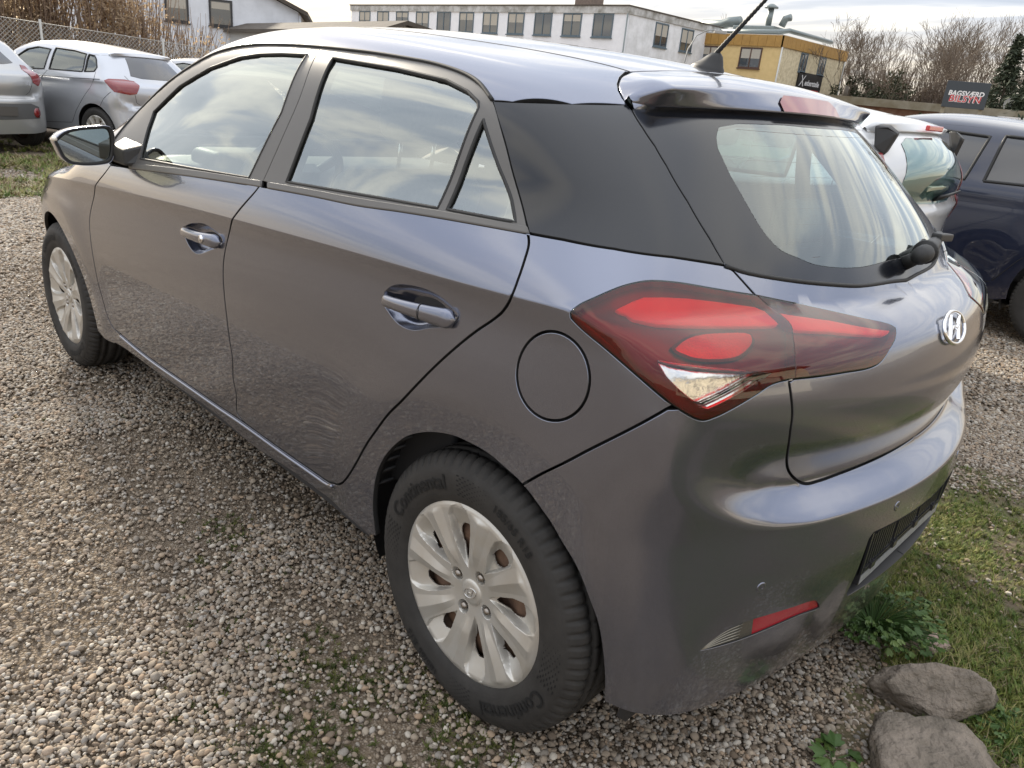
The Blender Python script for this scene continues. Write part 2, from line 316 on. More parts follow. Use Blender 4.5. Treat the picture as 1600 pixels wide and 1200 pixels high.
def make_grass():
    n = 95000; P = np.stack([RNG.uniform(.1, 2.2, n), RNG.uniform(-.5, 2.4, n), np.zeros(n)], 1); g = grassness(P); pn = vnoise(P, 3.1, 31)*.6+vnoise(P, 9, 32)*.4
    k = in_view(P, .2) & (RNG.random(n) < g*np.clip((pn-.20)*3.0, .15, 1)); P = P[k]; n = len(P); s = RNG.uniform(.5, 1.15, n)*(.55+.8*vnoise(P, 3.1, 31))
    rot = np.stack([RNG.normal(0, .2, n), RNG.normal(0, .2, n), RNG.uniform(0, 6.28, n)], 1)
    tag(scatter('grass', P-np.array([0, 0, .008]), np.repeat(s[:, None], 3, 1), rot, [tuft(i, 9, .030, .022, M_grass, .0013) for i in range(5)]+[tuft(9, 7, .022, .03, M_straw, .0011)]), 'short yellowish winter grass growing behind the car', 'grass', kind='stuff')
    n = 60000; P = np.stack([RNG.uniform(-2.2, 1.2, n), RNG.uniform(-1.9, 1.6, n), np.zeros(n)], 1); mo = mossness(P)+.25*grassness(P); k = in_view(P, .1) & (RNG.random(n) < np.clip(mo*1.3, 0, 1)*np.clip((vnoise(P, 6, 40)-.22)*2.2, 0, 1)); P = P[k]; n = len(P)
    s = RNG.uniform(.5, 1.3, n); rot = np.stack([RNG.normal(0, .3, n), RNG.normal(0, .3, n), RNG.uniform(0, 6.28, n)], 1)
    tag(scatter('moss', P-np.array([0, 0, .006]), np.repeat(s[:, None], 3, 1), rot, [tuft(20+i, 14, .010, .012, M_moss, .0012, .2) for i in range(4)]), 'low green moss growing between the pebbles', 'moss', kind='stuff')
    n = 9000; P = np.stack([RNG.uniform(-12.5, -7.3, n), RNG.uniform(-.6, 2.3, n), np.zeros(n)], 1); P[:, 2] = gz(P[:, 0], P[:, 1]); k = (RNG.random(n) < np.clip((vnoise(P, .9, 60)*.6+vnoise(P, 3, 61)*.4-.28)*3, 0, 1)); P = P[k]; n = len(P)
    s = RNG.uniform(.8, 1.8, n); rot = np.stack([RNG.normal(0, .2, n), RNG.normal(0, .2, n), RNG.uniform(0, 6.28, n)], 1)
    tag(scatter('grass', P-np.array([0, 0, .01]), np.repeat(s[:, None], 3, 1), rot, [tuft(40+i, 12, .04, .05, M_grass if i < 2 else M_straw, .003) for i in range(4)]), 'thin grass patch in front of the silver cars', 'grass', kind='stuff')
make_grass()
# ---- boulders edging the grass
M_rock = pmat('boulder_stone', (.245, .205, .165), rough=.95, noise=(11, 1.0, (.10, .085, .065)), bump=(55, 1.0, .02))
M_rock2 = pmat('boulder_stone_pink', (.34, .25, .21), rough=.9, noise=(16, .8, (.19, .14, .115)), bump=(60, .5, .006))
def boulder(name, loc, dim, rz, seed, mat, label, tilt=0):
    bm = bmesh.new(); bmesh.ops.create_icosphere(bm, subdivisions=5, radius=1.0); r = np.random.default_rng(seed); P = np.array([v.co[:] for v in bm.verts])
    for _ in range(16):
        a = r.normal(size=3); a /= np.linalg.norm(a); l = r.uniform(.50, .80); d = P@a; P = P-np.outer(np.maximum(d-l, 0)*.9, a)
    for sc, am in ((2.2, .06), (5, .045), (12, .030), (26, .016), (50, .009)):
        ph = r.uniform(0, 6.28, (5, 3)); w = r.normal(size=(5, 3))*sc; n = sum(np.sin(P@w[i]+ph[i, 0]) for i in range(5))/3; P = P*(1+am*n)[:, None]
    P = P*np.array(dim)
    for v, p in zip(bm.verts, P): v.co = p
    me = bpy.data.meshes.new(name); bm.to_mesh(me); bm.free(); me.polygons.foreach_set('use_smooth', [True]*len(me.polygons))
    o = link(name, me, mat); o.location = loc; o.rotation_euler = (tilt, 0, rz); return tag(o, label, 'boulder', 'boulders edging the grass')
boulder('boulder', (.825, -.205, -.02), (.21, .155, .165), R_(48), 4, M_rock, 'large rounded tan boulder beside the bigger green weed leaf')
boulder('boulder', (.735, .060, -.01), (.165, .088, .135), R_(38), 9, M_rock, 'elongated brown boulder with a tapering end under the bumper corner', R_(14))
boulder('boulder', (.655, .285, .0), (.085, .040, .040), R_(52), 14, M_rock2, 'small flat pinkish stone lying behind the two boulders')
# ---- weeds under the bumper, dandelion-like leaves in front
M_weed = ramp_random('weed_leaf', [(0, (.035, .075, .015)), (.6, (.06, .11, .025)), (1.0, (.11, .16, .04))], .5)
def weed(name, loc, n, h, spread, label, lobed=False, seed=0):
    r = np.random.default_rng(seed); root = empty(name, loc); tag(root, label, 'weed'); st = MB()
    for k in range(n):
        a = r.uniform(0, 6.28); L = h*r.uniform(.55, 1.1); d = Vector((math.cos(a), math.sin(a), 0)); q = Vector((-d.y, d.x, 0)); le = spread*r.uniform(.4, 1.0)
        p = [d*le*t**1.3+Vector((0, 0, L*(t-.35*t*t))) for t in np.linspace(0, 1, 5)]
        st.tube(p, [.0016, .0014, .0012, .001, .0008], 4)
        lf = MB(); base = p[-1]; wv = .005+.006*r.random() if not lobed else .014+.009*r.random(); ln = wv*(2.2 if not lobed else 1.5); dd = (d+Vector((0, 0, r.uniform(-.5, .3)))).normalized(); nn = dd.cross(q).normalized()
        m = 17; V = [base-dd*ln*.1]
        for i in range(m):
            t = i/(m-1); ang = -2.75+5.5*t; rad = (1+.16*math.sin(i*2.2))*(1 if not lobed else 1+.10*math.cos(i*2.1)); V.append(base+dd*(ln*.5-ln*.5*math.cos(math.pi-abs(ang)) if False else ln*(.5+.5*math.cos(ang))*rad)+q*(wv*math.sin(ang)*rad)+nn*(.18*wv*math.cos(2*ang)+.002*r.normal()))
        lf.add(V, [(0, i+1, i+2) for i in range(m-1)], True); lf.build('leaf', M_weed, root, recalc=False)
    st.build('stem', M_weed, root)
    return root
weed('weed_clump', (.525, .215, -.01), 330, .15, .16, 'dense green weed clump growing under the rear bumper', seed=3)
weed('leafy_weed', (.640, -.300, -.01), 10, .03, .04, 'small weed with bright rounded leaves beside the largest boulder', True, seed=8)
weed('leafy_weed', (.90, .10, -.01), 60, .05, .09, 'creeping weed with tiny leaves at the back of the boulders', seed=11)
# ------------------------------------------------------------------ the hatchback body as one smooth surface F(x,y,z)=0 (metres, nose towards -X, rear axle at x=0)
def pchip(xs,ys):
    x=np.array(xs,float);y=np.array(ys,float);h=np.diff(x);d=np.diff(y)/h
    m=np.zeros_like(y)
    for i in range(1,len(x)-1):
        if d[i-1]*d[i]>0:
            w1=2*h[i]+h[i-1];w2=h[i]+2*h[i-1];m[i]=(w1+w2)/(w1/d[i-1]+w2/d[i])
    m[0]=d[0];m[-1]=d[-1]
    def f(t):
        t=np.asarray(t,float);i=np.clip(np.searchsorted(x,t)-1,0,len(h)-1)
        u=(t-x[i])/h[i];lo=t<x[0];hi=t>x[-1]
        r=y[i]*(1+2*u)*(1-u)**2+h[i]*m[i]*u*(1-u)**2+y[i+1]*u*u*(3-2*u)+h[i]*m[i+1]*u*u*(u-1)
        r=np.where(lo,y[0]+m[0]*(t-x[0]),r);return np.where(hi,y[-1]+m[-1]*(t-x[-1]),r)
    return f
def spl(xs,ys):
    # natural cubic spline, linear extrapolation
    x=np.array(xs,float);y=np.array(ys,float);n=len(x);h=np.diff(x)
    A=np.zeros((n,n));b=np.zeros(n);A[0,0]=A[-1,-1]=1
    for i in range(1,n-1):
        A[i,i-1]=h[i-1];A[i,i]=2*(h[i-1]+h[i]);A[i,i+1]=h[i];b[i]=6*((y[i+1]-y[i])/h[i]-(y[i]-y[i-1])/h[i-1])
    M=np.linalg.solve(A,b)
    s0=(y[1]-y[0])/h[0]-h[0]*M[1]/6;s1=(y[-1]-y[-2])/h[-1]+h[-1]*M[-2]/6
    def f(t):
        t=np.asarray(t,float);i=np.clip(np.searchsorted(x,t)-1,0,n-2)
        a=(x[i+1]-t);c=(t-x[i]);H=h[i]
        r=M[i]*a**3/(6*H)+M[i+1]*c**3/(6*H)+(y[i]/H-M[i]*H/6)*a+(y[i+1]/H-M[i+1]*H/6)*c
        r=np.where(t<x[0],y[0]+s0*(t-x[0]),r);return np.where(t>x[-1],y[-1]+s1*(t-x[-1]),r)
    return f
def ss(t):
    t=np.clip(t,0,1);return t*t*(3-2*t)
def smax(a,b,k):
    h=np.maximum(k-np.abs(a-b),0)/k
    return np.maximum(a,b)+h*h*h*k/6
crease_z=spl([-3.3,-2.8,-2.34,-1.99,-1.57,-1.13,-.78,-.4,-.1,.2,.5],[.70,.775,.823,.851,.881,.909,.928,.947,.961,.977,.99])
wlow=spl([.10,.18,.25,.32,.42,.55,.66,.76,.84,.885,.919],[.805,.822,.834,.842,.851,.861,.866,.864,.857,.8545,.861])
wup=spl([.919,.97,1.03,1.1,1.2,1.3,1.4,1.5],[.861,.848,.826,.801,.762,.716,.66,.60])
tlow=spl([-3.4,-3.2,-3.0,-2.8,-2.57,-2.2,-1.4,-.4,0,.2,.35,.5,.65],[.30,.18,.098,.043,.010,.0,.0,.0,.002,.012,.03,.062,.105])
tup=spl([-2.6,-2.2,-1.8,-1.3,-.7,-.3,0,.2,.4],[.15,.080,.030,.002,.006,.024,.053,.10,.165])
def halfw(x,z):
    zn=z-(crease_z(x)-.92)*ss((z-.42)/.36)
    b=np.where(zn<.919,wlow(zn),wup(zn))
    g=ss((z-.95)/.2)
    w=b-tlow(x)*(1-g)-tup(x)*g
    for cx in(-2.57,.01):
        r=np.hypot(x-cx,z-.30)
        bump=np.where(r>.445,np.exp(-((r-.445)/.10)**2),1-np.minimum((.445-r)/.09,1.5)*.55)
        w=w+.010*bump*(1-ss((zn-.78)/.14))
    return w
xbump=spl([.12,.18,.24,.30,.38,.46,.54,.61],[.515,.535,.553,.568,.585,.596,.600,.598])
xhp=spl([.15,.40,.60,.66,.70,.76,.83,.90,.95,.985],[.40,.515,.527,.531,.540,.556,.559,.543,.505,.428])
xgl=spl([.985,1.05,1.15,1.25,1.35],[.428,.378,.287,.19,.085])
crown=pchip([.2,.6,.9,1.0,1.3,1.5],[.20,.33,.24,.26,.40,.42])
brise=pchip([0,.45,.55,.62,.68,.74,.80,.86],[0,0,.006,.018,.037,.064,.10,.14])
def xr(y,z):
    ya=np.abs(y)
    h=np.where(z<.985,xhp(z),xgl(z))
    rs=brise(ya);zz=z-rs
    fd=ss((ya-.50)/.30);d0=np.maximum(.598-xhp(np.minimum(z,.9)),0)
    fe=ss((ya-.42)/.30);tu=np.clip((zz-.605)/(.055+.03*fe),0,1);ts=.16+.3*fe;gu=tu-ts*(1-np.exp(-tu/ts));gu=gu/(1-ts*(1-np.exp(-1/ts)))
    up=d0*((1-fd)*(.55*(1-gu)**1.5+.45*(1-ss(tu)))+fd*(1-ss((zz-.605)/.16)))
    bl=np.where(zz<.605,np.maximum(xbump(np.minimum(z,.605))-xhp(z),0),up)
    b=h+bl
    return b-crown(z)*ya**2
ztop=spl([-3.35,-3.15,-2.9,-2.6,-2.38,-2.2,-1.95,-1.75,-1.58,-1.42,-1.2,-.9,-.55,-.17,.05,.2],[.585,.745,.83,.898,.955,1.05,1.195,1.295,1.37,1.415,1.444,1.446,1.428,1.394,1.358,1.327])
tcrown=pchip([-3.3,-2.6,-2.2,-1.5,-.5,.1],[.10,.10,.12,.14,.15,.16])
def zt(x,y):
    return ztop(x)-tcrown(x)*y*y
def F(P):
    x=P[...,0];y=np.abs(P[...,1]);z=P[...,2]
    a=y-halfw(x,z)
    b=x-xr(y,z)
    c=z-zt(x,y)
    kab=np.where(z<.95,.20,.14)
    kab=.15-.03*ss((z-.85)/.2)
    b=b*np.where(z>.9,1-.25*ss((z-.9)/.15),1)
    v=smax(a,b,kab)
    v=smax(v,c*.95,.13)
    v=smax(v,(-3.36+.5*y*y+.25*np.maximum(z-.5,0))-x,.2)
    return v
def grad(P,e=5e-4):
    g=np.stack([(F(P+d)-F(P-d))/(2*e) for d in (np.array([e,0,0]),np.array([0,e,0]),np.array([0,0,e]))],-1)
    return g/np.linalg.norm(g,axis=-1,keepdims=True)
def cast(o,d,t0,t1,n=240):
    """first crossing along rays; o (N,3)|(3,), d (N,3)"""
    d=np.atleast_2d(d);o=np.broadcast_to(o,d.shape)
    ts=np.linspace(t0,t1,n)
    prev=F(o+d*ts[0]);hit=np.full(len(d),np.nan);lo=np.zeros(len(d));hi=np.zeros(len(d));found=np.zeros(len(d),bool)
    for i in range(1,n):
        cur=F(o+d*ts[i]);m=(~found)&(prev>0)&(cur<=0)
        lo[m]=ts[i-1];hi[m]=ts[i];found|=m;prev=cur
    for _ in range(40):
        mid=(lo+hi)/2;v=F(o+d*mid[:,None]);lo=np.where(v>0,mid,lo);hi=np.where(v>0,hi,mid)
    r=o+d*((lo+hi)/2)[:,None];r[~found]=np.nan
    return r
# feature lines of the body, surveyed in millimetres (x, y, z)
CV = {
'rdoor_rear': [(14,-788,1075),(36,-803,1053),(46,-819,1032),(55,-841,1000),(56,-856,967),(36,-852,936),(16,-852,916),(-28,-858,878),(-78,-866,827),(-126,-873,774),(-160,-876,735),(-207,-876,682),(-256,-874,631),(-304,-870,571),(-340,-867,524),(-386,-863,454),(-427,-859,397),(-453,-856,369),(-476,-853,353),(-501,-850,345)],
'door_bottom': [(-501,-850,345),(-527,-847,336),(-716,-842,326),(-995,-842,323),(-1153,-841,317),(-1334,-841,313),(-1672,-841,305),(-1845,-841,310),(-1952,-842,316)],
'mid_gap': [(-862,-827,1030),(-884,-838,1000),(-914,-848,970),(-951,-857,934),(-1002,-854,875),(-1025,-859,808),(-1028,-863,758),(-1023,-865,710),(-1014,-865,640),(-1009,-862,568),(-1004,-858,519),(-1016,-853,454),(-1010,-849,403),(-1021,-844,343),(-994,-842,326)],
'fdoor_front': [(-1886,-839,934),(-1920,-849,904),(-1987,-860,856),(-2047,-854,798),(-2086,-862,721),(-2083,-867,635),(-2077,-866,560),(-2072,-862,485),(-2055,-856,417),(-2038,-850,353),(-2008,-845,323),(-1952,-842,316)],
'belt': [(-1715,-838,948),(-1255,-835,987),(-860,-831,1017),(-624,-828,1031),(-451,-825,1039),(-313,-818,1050),(-190,-812,1058),(-73,-803,1064),(24,-792,1068)],
'belt_top': [(-1725,-834,959),(-1265,-830,1000),(-867,-827,1027),(-632,-824,1041),(-459,-820,1050),(-320,-814,1059),(-198,-807,1067),(-80,-798,1072),(13,-788,1075)],
'black_bottom': [(24,-792,1068),(94,-780,1070),(179,-745,1069),(242,-665,1062),(290,-565,1049)],
'frame_top': [(-1950,-800,1009),(-1927,-757,1069),(-1891,-713,1128),(-1722,-697,1212),(-1554,-687,1274),(-1428,-673,1315),(-1293,-669,1338),(-1182,-668,1348),(-1009,-669,1353),(-848,-668,1353),(-732,-667,1351),(-627,-665,1348),(-513,-664,1342),(-411,-664,1335),(-304,-673,1320),(-247,-685,1305),(-189,-703,1278),(-115,-735,1211),(-51,-758,1138),(14,-788,1075)],
'black_top': [(-189,-704,1277),(-142,-696,1279),(-43,-637,1286),(7,-534,1294)],
'hatch_side': [(-99,-402,1357),(-103,-410,1357),(-79,-458,1344),(-54,-495,1330),(-33,-516,1318),(-11,-529,1304),(7,-534,1294),(20,-536,1286),(59,-546,1256),(95,-551,1228),(130,-555,1197),(190,-561,1143),(250,-565,1088),(288,-566,1050),(301,-554,1041),(317,-545,1026),(342,-530,1002)],
'lamp_split': [(342,-530,1002),(361,-515,985),(387,-513,975),(408,-518,965),(432,-549,949),(451,-572,927),(463,-581,897)],
'hatch_low': [(461,-593,892),(466,-590,876),(474,-580,838),(475,-571,801),(468,-541,743),(463,-513,709),(462,-485,684),(466,-453,662),(473,-432,653),(484,-393,652),(497,-334,654),(512,-245,659),(518,-204,662),(526,-148,669)],
'hatch_bottom_far': [(531,-77,672),(538,-1,693),(541,79,711)],
'qlamp': [(185,-846,971),(189,-840,981),(207,-816,999),(228,-779,1018),(242,-747,1026),(252,-726,1028),(273,-681,1025),(308,-611,1014),(342,-530,1002),(361,-515,985),(387,-513,975),(408,-518,965),(432,-549,949),(451,-572,927),(463,-581,897),(458,-597,897),(449,-632,893),(442,-668,879),(428,-717,859),(419,-738,850),(409,-758,844),(400,-772,848),(374,-800,867),(322,-825,901),(261,-836,930),(210,-843,951),(187,-846,964)],
'hlamp': [(342,-530,1002),(355,-499,996),(378,-440,985),(421,-376,973),(460,-315,961),(488,-260,950),(498,-250,944),(508,-268,933),(514,-302,918),(516,-338,899),(512,-373,893),(496,-451,894),(480,-520,895),(463,-581,897),(451,-572,927),(432,-549,949),(408,-518,965),(387,-513,975),(361,-515,985)],
'band': [(244,-801,989),(254,-772,1001),(261,-751,1007),(276,-718,1007),(297,-671,1004),(329,-597,995),(360,-523,984),(393,-529,971),(385,-555,971),(353,-632,974),(322,-703,977),(295,-756,979),(266,-784,984)],
'band2': [(373,-503,981),(432,-397,967),(497,-261,944),(496,-286,942),(446,-425,958),(415,-501,964),(399,-507,970)],
'oval': [(335,-779,956),(332,-745,967),(331,-704,973),(350,-647,974),(379,-588,970),(395,-602,961),(405,-639,949),(406,-671,942),(390,-722,941),(365,-760,945),(349,-773,951)],
'clear': [(337,-809,932),(376,-772,929),(411,-712,922),(444,-630,910),(437,-667,898),(416,-740,869),(409,-754,863),(400,-770,866),(392,-779,876),(375,-794,891),(356,-806,908),(341,-809,925)],
'bgap': [(135,-861,635),(178,-863,677),(233,-860,727),(265,-853,758),(304,-843,794),(343,-826,832),(374,-800,866)],
'arch': [(-326,-841,277),(-330,-848,345),(-323,-854,402),(-305,-859,462),(-278,-863,511),(-239,-866,559),(-194,-868,600),(-152,-869,625),(-119,-870,640),(-80,-870,653),(-43,-869,661),(-10,-868,663),(25,-867,663),(59,-866,659),(76,-865,654),(135,-861,635),(176,-857,608),(205,-853,586),(230,-849,560),(254,-845,537),(273,-841,513),(298,-833,466),(317,-826,427),(331,-819,375),(341,-811,313),(346,-804,251)],
'archf': [(-2652,-851,638),(-2532,-863,651),(-2400,-871,644),(-2308,-874,616),(-2218,-873,564),(-2152,-868,497),(-2114,-860,423),(-2107,-854,348),(-2086,-845,272),(-2075,-842,251)],
'sill_bottom': [(-2075,-842,251),(-1939,-836,260),(-1665,-836,262),(-1167,-837,274),(-939,-835,261),(-747,-836,274),(-589,-838,278),(-497,-844,282),(-356,-842,265)],
'bump_bottom': [(346,-804,251),(407,-769,243),(435,-725,234),(452,-681,224),(485,-540,211),(523,-331,213),(532,-47,171)],
'rglass': [(-765,-690,1331),(-514,-690,1320),(-341,-693,1306),(-264,-701,1289),(-221,-710,1272),(-212,-717,1261),(-212,-760,1167),(-213,-804,1072),(-378,-812,1064),(-560,-818,1054),(-757,-822,1043),(-742,-765,1191)],
'rquarter': [(-186,-726,1242),(-103,-754,1163),(-15,-788,1080),(-100,-797,1077),(-188,-802,1074),(-189,-763,1156)],
'fglass': [(-882,-689,1333),(-1004,-690,1331),(-1118,-691,1325),(-1222,-695,1313),(-1385,-708,1276),(-1559,-726,1214),(-1713,-751,1125),(-1700,-778,1074),(-1658,-825,984),(-1270,-827,1006),(-935,-827,1027),(-877,-764,1194)],
'cglass': [(113,-368,1267),(126,-392,1250),(143,-407,1232),(161,-414,1215),(186,-421,1189),(214,-424,1163),(265,-428,1113),(289,-424,1090),(313,-410,1070),(333,-374,1057),(349,-340,1046),(369,-271,1037),(383,-181,1033),(388,-39,1037),(377,153,1044)],
'cglass_top': [(113,-368,1267),(111,-351,1272),(118,-301,1277),(127,-251,1279),(141,-151,1282),(150,-29,1281)],
'hglass_bottom': [(291,-567,1048),(315,-522,1036),(357,-411,1020),(388,-297,1008),(404,-215,1001),(417,-72,998),(416,138,994)],
'rhandle': [(-308,-856,887),(-288,-855,903),(-256,-855,915),(-215,-855,922),(-175,-855,925),(-137,-855,922),(-99,-854,912),(-75,-855,902),(-73,-856,893),(-85,-858,878),(-115,-860,864),(-151,-862,852),(-188,-863,837),(-218,-863,832),(-252,-862,835),(-284,-860,848),(-308,-858,864)],
'fhandle': [(-1291,-855,838),(-1247,-854,855),(-1208,-854,864),(-1158,-854,872),(-1108,-854,869),(-1047,-854,856),(-1038,-855,847),(-1044,-856,835),(-1076,-858,817),(-1103,-859,808),(-1166,-861,784),(-1203,-861,778),(-1242,-860,788),(-1275,-858,810)],
'fog': [(455,-690,379),(463,-668,396),(477,-630,414),(492,-588,421),(507,-541,421),(526,-474,419),(542,-413,415),(545,-394,403),(546,-378,382),(532,-441,386),(509,-528,381),(490,-590,377),(470,-650,377)],
'crease_b': [(395,-786,797),(413,-754,725),(431,-717,679),(455,-660,646),(483,-588,623),(516,-496,610),(550,-373,610),(574,-207,617)],
'ditch': [(-841,-426,1417),(-747,-436,1411),(-583,-448,1400),(-444,-451,1390),(-337,-434,1384),(-254,-398,1380),(-99,-402,1357)],
'hatch_top': [(-99,-402,1357),(-93,-328,1365),(-94,-256,1372),(-91,-184,1377)],
'bgapB': [(-845,-668,1353),(-819,-745,1240),(-836,-788,1134),(-862,-827,1030)],
}
CV = {k: np.array(v, float)/1000 for k, v in CV.items()}
# ------------------------------------------------------------------ panel builder: outlines on the body surface -> pressed panels with flanged edges
FX, FY, FL = -0.05, -0.30, 0.90           # side/rear unrolling: straight along the side, a fan round the corner, straight across the rear
def to_side(P):
    P = np.atleast_2d(P); x, y, z = P[:, 0], P[:, 1], P[:, 2]
    phi = np.arctan2(x-FX, -(y-FY))
    s = np.where(x < FX, x-FX, np.where(y < FY, phi/(np.pi/2)*FL, FL+(y-FY)))
    return np.stack([s, z], 1)
def _bis(o, d, lo, hi, n=24):
    lo = np.full(len(o), lo); hi = np.full(len(o), hi)
    for _ in range(n):
        m = (lo+hi)/2; v = F(o+d*m[:, None]); lo = np.where(v > 0, lo, m); hi = np.where(v > 0, m, hi)
    return o+d*((lo+hi)/2)[:, None]
def lift_side(S):
    s, z = S[:, 0], S[:, 1]; phi = np.clip(s/FL, 0, 1)*np.pi/2; zero = np.zeros_like(s)
    o = np.stack([np.where(s < 0, FX+s, FX), np.where(s > FL, FY+s-FL, FY), z], 1)
    d = np.stack([np.sin(phi), -np.cos(phi), zero], 1)
    return _bis(o, d, 0.0, 1.4)
def to_top(P): return np.atleast_2d(P)[:, :2].copy()
def lift_top(S):
    o = np.stack([S[:, 0], S[:, 1], np.full(len(S), 0.5)], 1); d = np.tile(np.array([0, 0, 1.0]), (len(S), 1))
    return _bis(o, d, 0.0, 1.2)
DOM = {'side': (to_side, lift_side), 'top': (to_top, lift_top)}
def resamp(P, h, closed=True):
    P = np.array(P, float)
    if closed: P = np.vstack([P, P[:1]])
    out = []
    for a, b in zip(P[:-1], P[1:]):
        n = max(1, int(round(np.linalg.norm(b-a)/h)))
        for i in range(n): out.append(a+(b-a)*i/n)
    if not closed: out.append(P[-1])
    return np.array(out)
def smooth_line(P, n=6):
    """centripetal Catmull-Rom through an open polyline"""
    P = np.array(P, float); Q = np.vstack([2*P[0]-P[1], P, 2*P[-1]-P[-2]]); out = []
    for i in range(1, len(Q)-2):
        p0, p1, p2, p3 = Q[i-1:i+3]
        t0 = 0; t1 = np.sqrt(np.linalg.norm(p1-p0))+1e-9; t2 = t1+np.sqrt(np.linalg.norm(p2-p1))+1e-9; t3 = t2+np.sqrt(np.linalg.norm(p3-p2))+1e-9
        for k in range(n):
            t = t1+(t2-t1)*k/n
            A1 = (t1-t)/(t1-t0)*p0+(t-t0)/(t1-t0)*p1; A2 = (t2-t)/(t2-t1)*p1+(t-t1)/(t2-t1)*p2; A3 = (t3-t)/(t3-t2)*p2+(t-t2)/(t3-t2)*p3
            B1 = (t2-t)/(t2-t0)*A1+(t-t0)/(t2-t0)*A2; B2 = (t3-t)/(t3-t1)*A2+(t-t1)/(t3-t1)*A3
            out.append((t2-t)/(t2-t1)*B1+(t-t1)/(t2-t1)*B2)
    out.append(Q[-2]); return np.array(out)
def inside(poly, Q):
    x, y = Q[:, 0], Q[:, 1]; r = np.zeros(len(Q), bool); n = len(poly); j = n-1
    for i in range(n):
        xi, yi = poly[i]; xj, yj = poly[j]
        c = ((yi > y) != (yj > y))
        if c.any(): r ^= c & (x < (xj-xi)*(y-yi)/((yj-yi) if yj != yi else 1e-12)+xi)
        j = i
    return r
def bdist(poly, Q):
    a = poly; b = np.roll(poly, -1, 0); d = b-a; L2 = (d*d).sum(1)+1e-15; out = np.full(len(Q), 1e9)
    for i in range(len(a)):
        t = np.clip(((Q-a[i])@d[i])/L2[i], 0, 1); out = np.minimum(out, np.hypot(*(a[i]+t[:, None]*d[i]-Q).T))
    return out
def area2(p): return 0.5*np.sum(p[:, 0]*np.roll(p[:, 1], -1)-np.roll(p[:, 0], -1)*p[:, 1])
def inset(poly, g, lift, fixed=None):
    """move an outline inwards by g metres measured on the surface"""
    if g == 0: return poly
    P = lift(poly); n = len(poly); sgn = 1 if area2(poly) > 0 else -1
    t3 = np.roll(P, -1, 0)-np.roll(P, 1, 0)
    t2 = np.roll(poly, -1, 0)-np.roll(poly, 1, 0); n2 = np.stack([-t2[:, 1], t2[:, 0]], 1)*sgn; n2 /= np.linalg.norm(n2, axis=1, keepdims=True)+1e-12
    e = 1e-3; sc = np.linalg.norm(lift(poly+n2*e)-P, axis=1)/e
    out = poly+n2*(g/np.clip(sc, 0.2, 5))[:, None]
    if fixed is not None: out[fixed] = poly[fixed]
    return out
def feature_pts():
    """rows of extra points beside the sharp lines of the pressing"""
    rows = []
    xs = np.arange(-3.1, 0.25, 0.012); cz = crease_z(xs)
    for o in (-.016, -.008, -.003, 0, .003, .008, .016): rows.append(np.stack([xs-FX, cz+o-.001], 1)[xs < FX])
    sx = np.arange(0, .40, .012)
    for o in (-.016, -.008, -.003, 0, .003, .008, .016):
        Q = lift_side(np.stack([sx, .977+0*sx], 1)); rows.append(np.stack([sx, crease_z(Q[:, 0])+o-.001], 1))
    for cx in (-2.57, .01):
        th = np.arange(R_(-10), R_(190), .03)
        for r in (.435, .441, .445, .449, .456): P = np.stack([cx+r*np.cos(th), np.full_like(th, -.85), .30+r*np.sin(th)], 1); rows.append(to_side(P))
    sy = np.arange(.45, FL+.31, .012)
    for o in (-.02, -.010, -.005, -.002, 0, .002, .005, .010, .02, .03, .04, .05, .056):
        S = np.stack([sy, np.full_like(sy, .605)], 1)
        for _ in range(14): S[:, 1] = .5*S[:, 1]+.5*(.605+o+brise(np.abs(lift_side(S)[:, 1])))
        rows.append(S)
    return np.vstack(rows)
FEAT = feature_pts()
